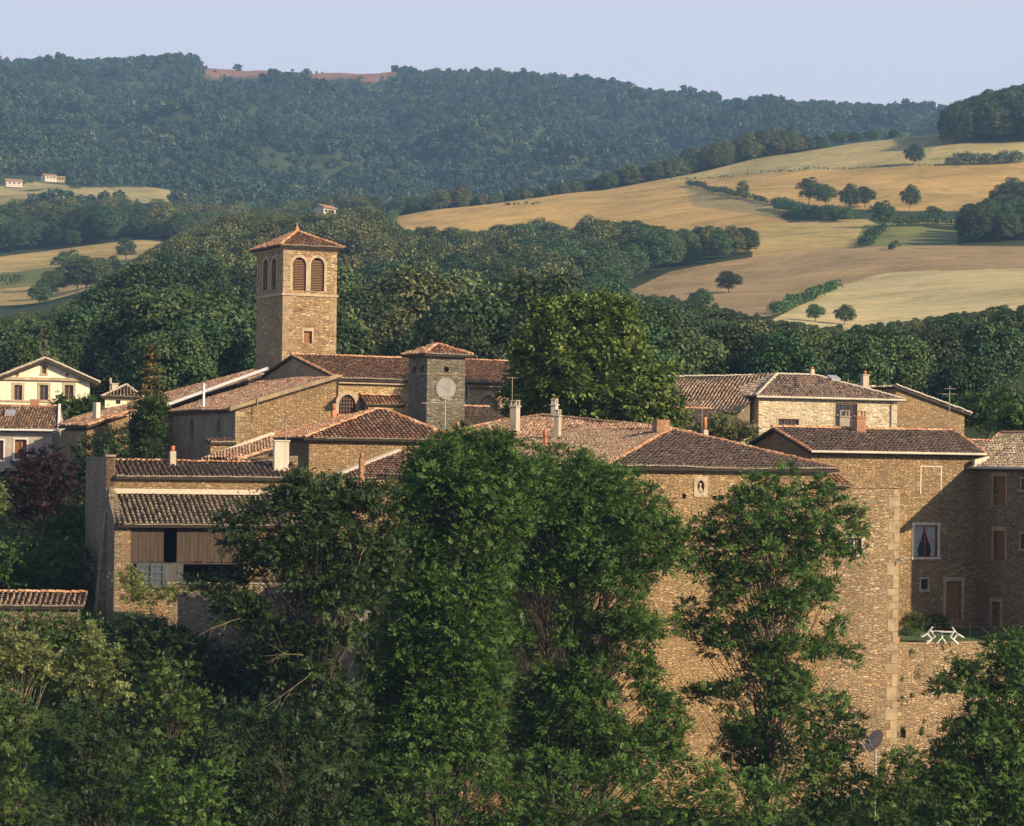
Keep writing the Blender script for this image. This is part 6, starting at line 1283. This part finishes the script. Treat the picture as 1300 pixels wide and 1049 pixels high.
near_tree('yew', 'near black evergreen between the cottage and the barn', 168, [(88, 560), (120, 552), (165, 540), (170, 600), (150, 640), (120, 690), (84, 690), (80, 610)], foot(125, 168), 70, (9, 15), 'leaf_dark', 31, per=60, trunk_r=.12)
near_tree('green_shrub', 'olive green shrub at the left edge beside the purple tree', 156, [(-30, 612), (-2, 608), (16, 640), (16, 680), (-30, 690)], foot(-2, 156), 28, (8, 14), 'leaf_olive', 32, per=55, cat='bush')
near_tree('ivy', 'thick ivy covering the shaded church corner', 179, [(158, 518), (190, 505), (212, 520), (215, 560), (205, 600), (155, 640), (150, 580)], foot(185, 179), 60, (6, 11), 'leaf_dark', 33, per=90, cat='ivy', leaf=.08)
near_tree('ivy', 'lighter ivy hanging over the aisle roof edge beside the spruce', 177, [(168, 512), (196, 498), (214, 508), (212, 540), (196, 556), (178, 545)], foot(193, 177), 26, (5, 9), 'leaf_shrub', 34, per=100, cat='ivy', limbs=False, thick=.8)
near_tree('hydrangea_bush', 'dark round bush against the courtyard house wall', 156.5, [(1141, 785), (1150, 776), (1168, 778), (1174, 795), (1170, 808), (1141, 810)], (P(1157, 808, 156.5).x, 156.5, zl), 24, (6, 9), 'leaf_shrub', 35, per=80, cat='bush', limbs=False, thick=.8, leaf=.06)
near_tree('rose_bush', 'dark low bush right of the round bush by the courtyard wall', 158.5, [(1172, 785), (1190, 778), (1206, 788), (1208, 804), (1172, 806)], (P(1188, 805, 158.5).x, 158.5, zl), 20, (5, 8), 'leaf_dark', 36, per=80, cat='bush', limbs=False, thick=.7, leaf=.06)
near_tree('linden_tree', 'huge rounded linden rising behind the long house roof', 184, [(765, 362), (778, 372), (808, 380), (814, 410), (822, 440), (836, 455), (865, 460), (874, 480), (866, 500), (876, 520), (880, 545), (860, 560), (640, 560), (628, 545), (636, 520), (624, 500), (640, 478), (640, 440), (640, 420), (662, 410), (668, 385), (692, 374), (712, 378), (722, 372), (738, 376), (750, 366)], foot(750, 184), 300, (10, 19), 'leaf_linden', 40, per=62, trunk_r=.45, leaf=.14, spray=6, ln=.3, thick=6.0, sep=.5, aspect=.55)
near_tree('garden_shrub', 'light green shrubs between the cottage roof and the front house ridge', 190, [(878, 535), (900, 526), (930, 532), (960, 540), (965, 556), (940, 570), (880, 560)], foot(920, 190), 40, (6, 10), 'leaf_olive', 41, per=55, cat='bush', leaf=.1)
near_tree('garden_tree', 'dense mid green tree before the cream house', 205, [(62, 512), (80, 500), (100, 508), (118, 500), (128, 515), (140, 520), (120, 540), (70, 540)], foot(98, 205), 40, (6, 10), 'leaf_shrub', 42, per=45, leaf=.12)
near_tree('garden_tree', 'dark leafy trees filling the slope right of the gable barn', 236, [(1195, 505), (1230, 495), (1280, 490), (1330, 500), (1330, 545), (1240, 550), (1200, 535)], foot(1250, 236), 60, (8, 13), 'leaf_shrub', 46, per=36, leaf=.13, thick=3)
near_tree('garden_tree', 'bright green leafy tree at the right edge behind the right wing roof', 196, [(1262, 520), (1280, 512), (1320, 500), (1340, 560), (1270, 558), (1255, 540)], foot(1300, 196), 45, (7, 12), 'leaf_ash2', 43, per=40, leaf=.12, thick=2)
for px, py, hpx, w, D, mt, lb in ((192, 505, 72, 3.0, 195, 'needle', 'golden green spruce left of the church aisle'), (209, 218, 40, 0, 0, '', ''), (53, 470, 58, 1.5, 245, 'needle_grey', 'thin grey larch rising behind the cream house gable')):
    if not D: continue
    x = unroll(px, py)[0] / FP * D; zt_ = P(px, py - hpx, D).z; zb_ = float(ground(x, D)); h = zt_ - zb_; plant('conifer', conifer_proto(int(px), h, w, mt, 2600 if D < 200 else 900), (x, D, zb_), lb, 'tree', scale=(1, 1, 1))
# weeds on the retaining wall
mb_c, mb_n = [], []
for k in range(46):
    u = rng.uniform(.3, 7.5); z_ = zt - rng.uniform(.3, 6.5); x, y = T.world(u, -.04); m = rng.integers(10, 34); d = rand_dirs(m); d[:, 1] = -np.abs(d[:, 1]); r_ = rng.uniform(.08, .26); mb_c.append(np.array([x, y, z_ + T.zb]) + d * r_); mb_n.append(d + rng.normal(size=(m, 3)) * .4)
wc = np.concatenate(mb_c); o = link('wall_weeds', leaf_mesh('wall_weeds', wc, np.concatenate(mb_n), .055 * rng.uniform(.7, 1.3, len(wc)), .6), M['leaf_shrub']); tag(o, 'small green weeds rooted in the retaining wall', 'weeds', kind='stuff')
# undergrowth over the valley side
up_ = rng.uniform(0, 1, (5200, 2)); ug = np.stack([(up_[:, 0] - .5) * 2 * .22, 96 + up_[:, 1] * 84], 1); ug[:, 0] *= ug[:, 1]; px, py = gproj(ug[:, 0], ug[:, 1]); k_ = ((px < 130) | (ug[:, 1] < 142)) ; ug = ug[k_]
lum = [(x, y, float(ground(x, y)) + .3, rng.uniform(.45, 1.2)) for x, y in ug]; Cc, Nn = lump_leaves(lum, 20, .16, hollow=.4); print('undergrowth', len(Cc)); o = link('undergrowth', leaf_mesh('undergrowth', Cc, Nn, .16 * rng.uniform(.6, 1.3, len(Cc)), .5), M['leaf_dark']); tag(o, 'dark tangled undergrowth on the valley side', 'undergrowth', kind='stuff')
# dead branches sticking out of the dark tree
rt = random.Random(5)
def twig(mb, p, d, ln_, r0, lev):
    pts = [p]; n = 5
    for i in range(n): d = (d + Vector((rt.gauss(0, .16), rt.gauss(0, .16), rt.gauss(0, .13)))).normalized(); pts.append(pts[-1] + d * ln_ / n)
    mb.tube(pts, [r0 * (1 - i / (n + .6)) + .003 for i in range(n + 1)], 5, cap=False)
    if lev:
        for k in range(3 if lev > 1 else 2): twig(mb, pts[rt.randint(1, n - 1)], (d + Vector((rt.gauss(0, .55), rt.gauss(0, .3), rt.gauss(0, .5)))).normalized(), ln_ * rt.uniform(.35, .6), r0 * .5, lev - 1)
for (ax_, ay_, bx_, by_, lb) in ((390, 860, 318, 935, 'longest pale bare branch low in the sparse dark tree'), (385, 832, 330, 824, 'forked bare branch in the middle of the sparse dark tree'), (305, 785, 245, 800, 'bare branch reaching left below the barn doors'), (462, 698, 442, 724, 'short bare twig high in the sparse dark tree')):
    p0_, p1_ = P(ax_, ay_, 115.2), P(bx_, by_, 114.8); mb = MB(); twig(mb, Vector((0, 0, 0)), (p1_ - p0_).normalized(), (p1_ - p0_).length, .014, 2); o = mb.build('dead_branch', M['bark_pale']); o.location = p0_; tag(o, lb, 'branch')

# ------------------------------------------------------------ haze
hz = MB(); hz.box(-1500, 1500, -40, 4250, -60, 640); m = bpy.data.materials.new('haze'); m.use_nodes = True; t = m.node_tree; t.nodes.remove(t.nodes['Principled BSDF']); v = N(t, 'VolumePrincipled'); v.inputs['Color'].default_value = (.36, .62, 1, 1); v.inputs['Density'].default_value = 1.25e-4; v.inputs['Anisotropy'].default_value = .0
t.links.new(v.outputs[0], t.nodes['Material Output'].inputs['Volume']); o = hz.build('haze', m); tag(o, kind='stuff')
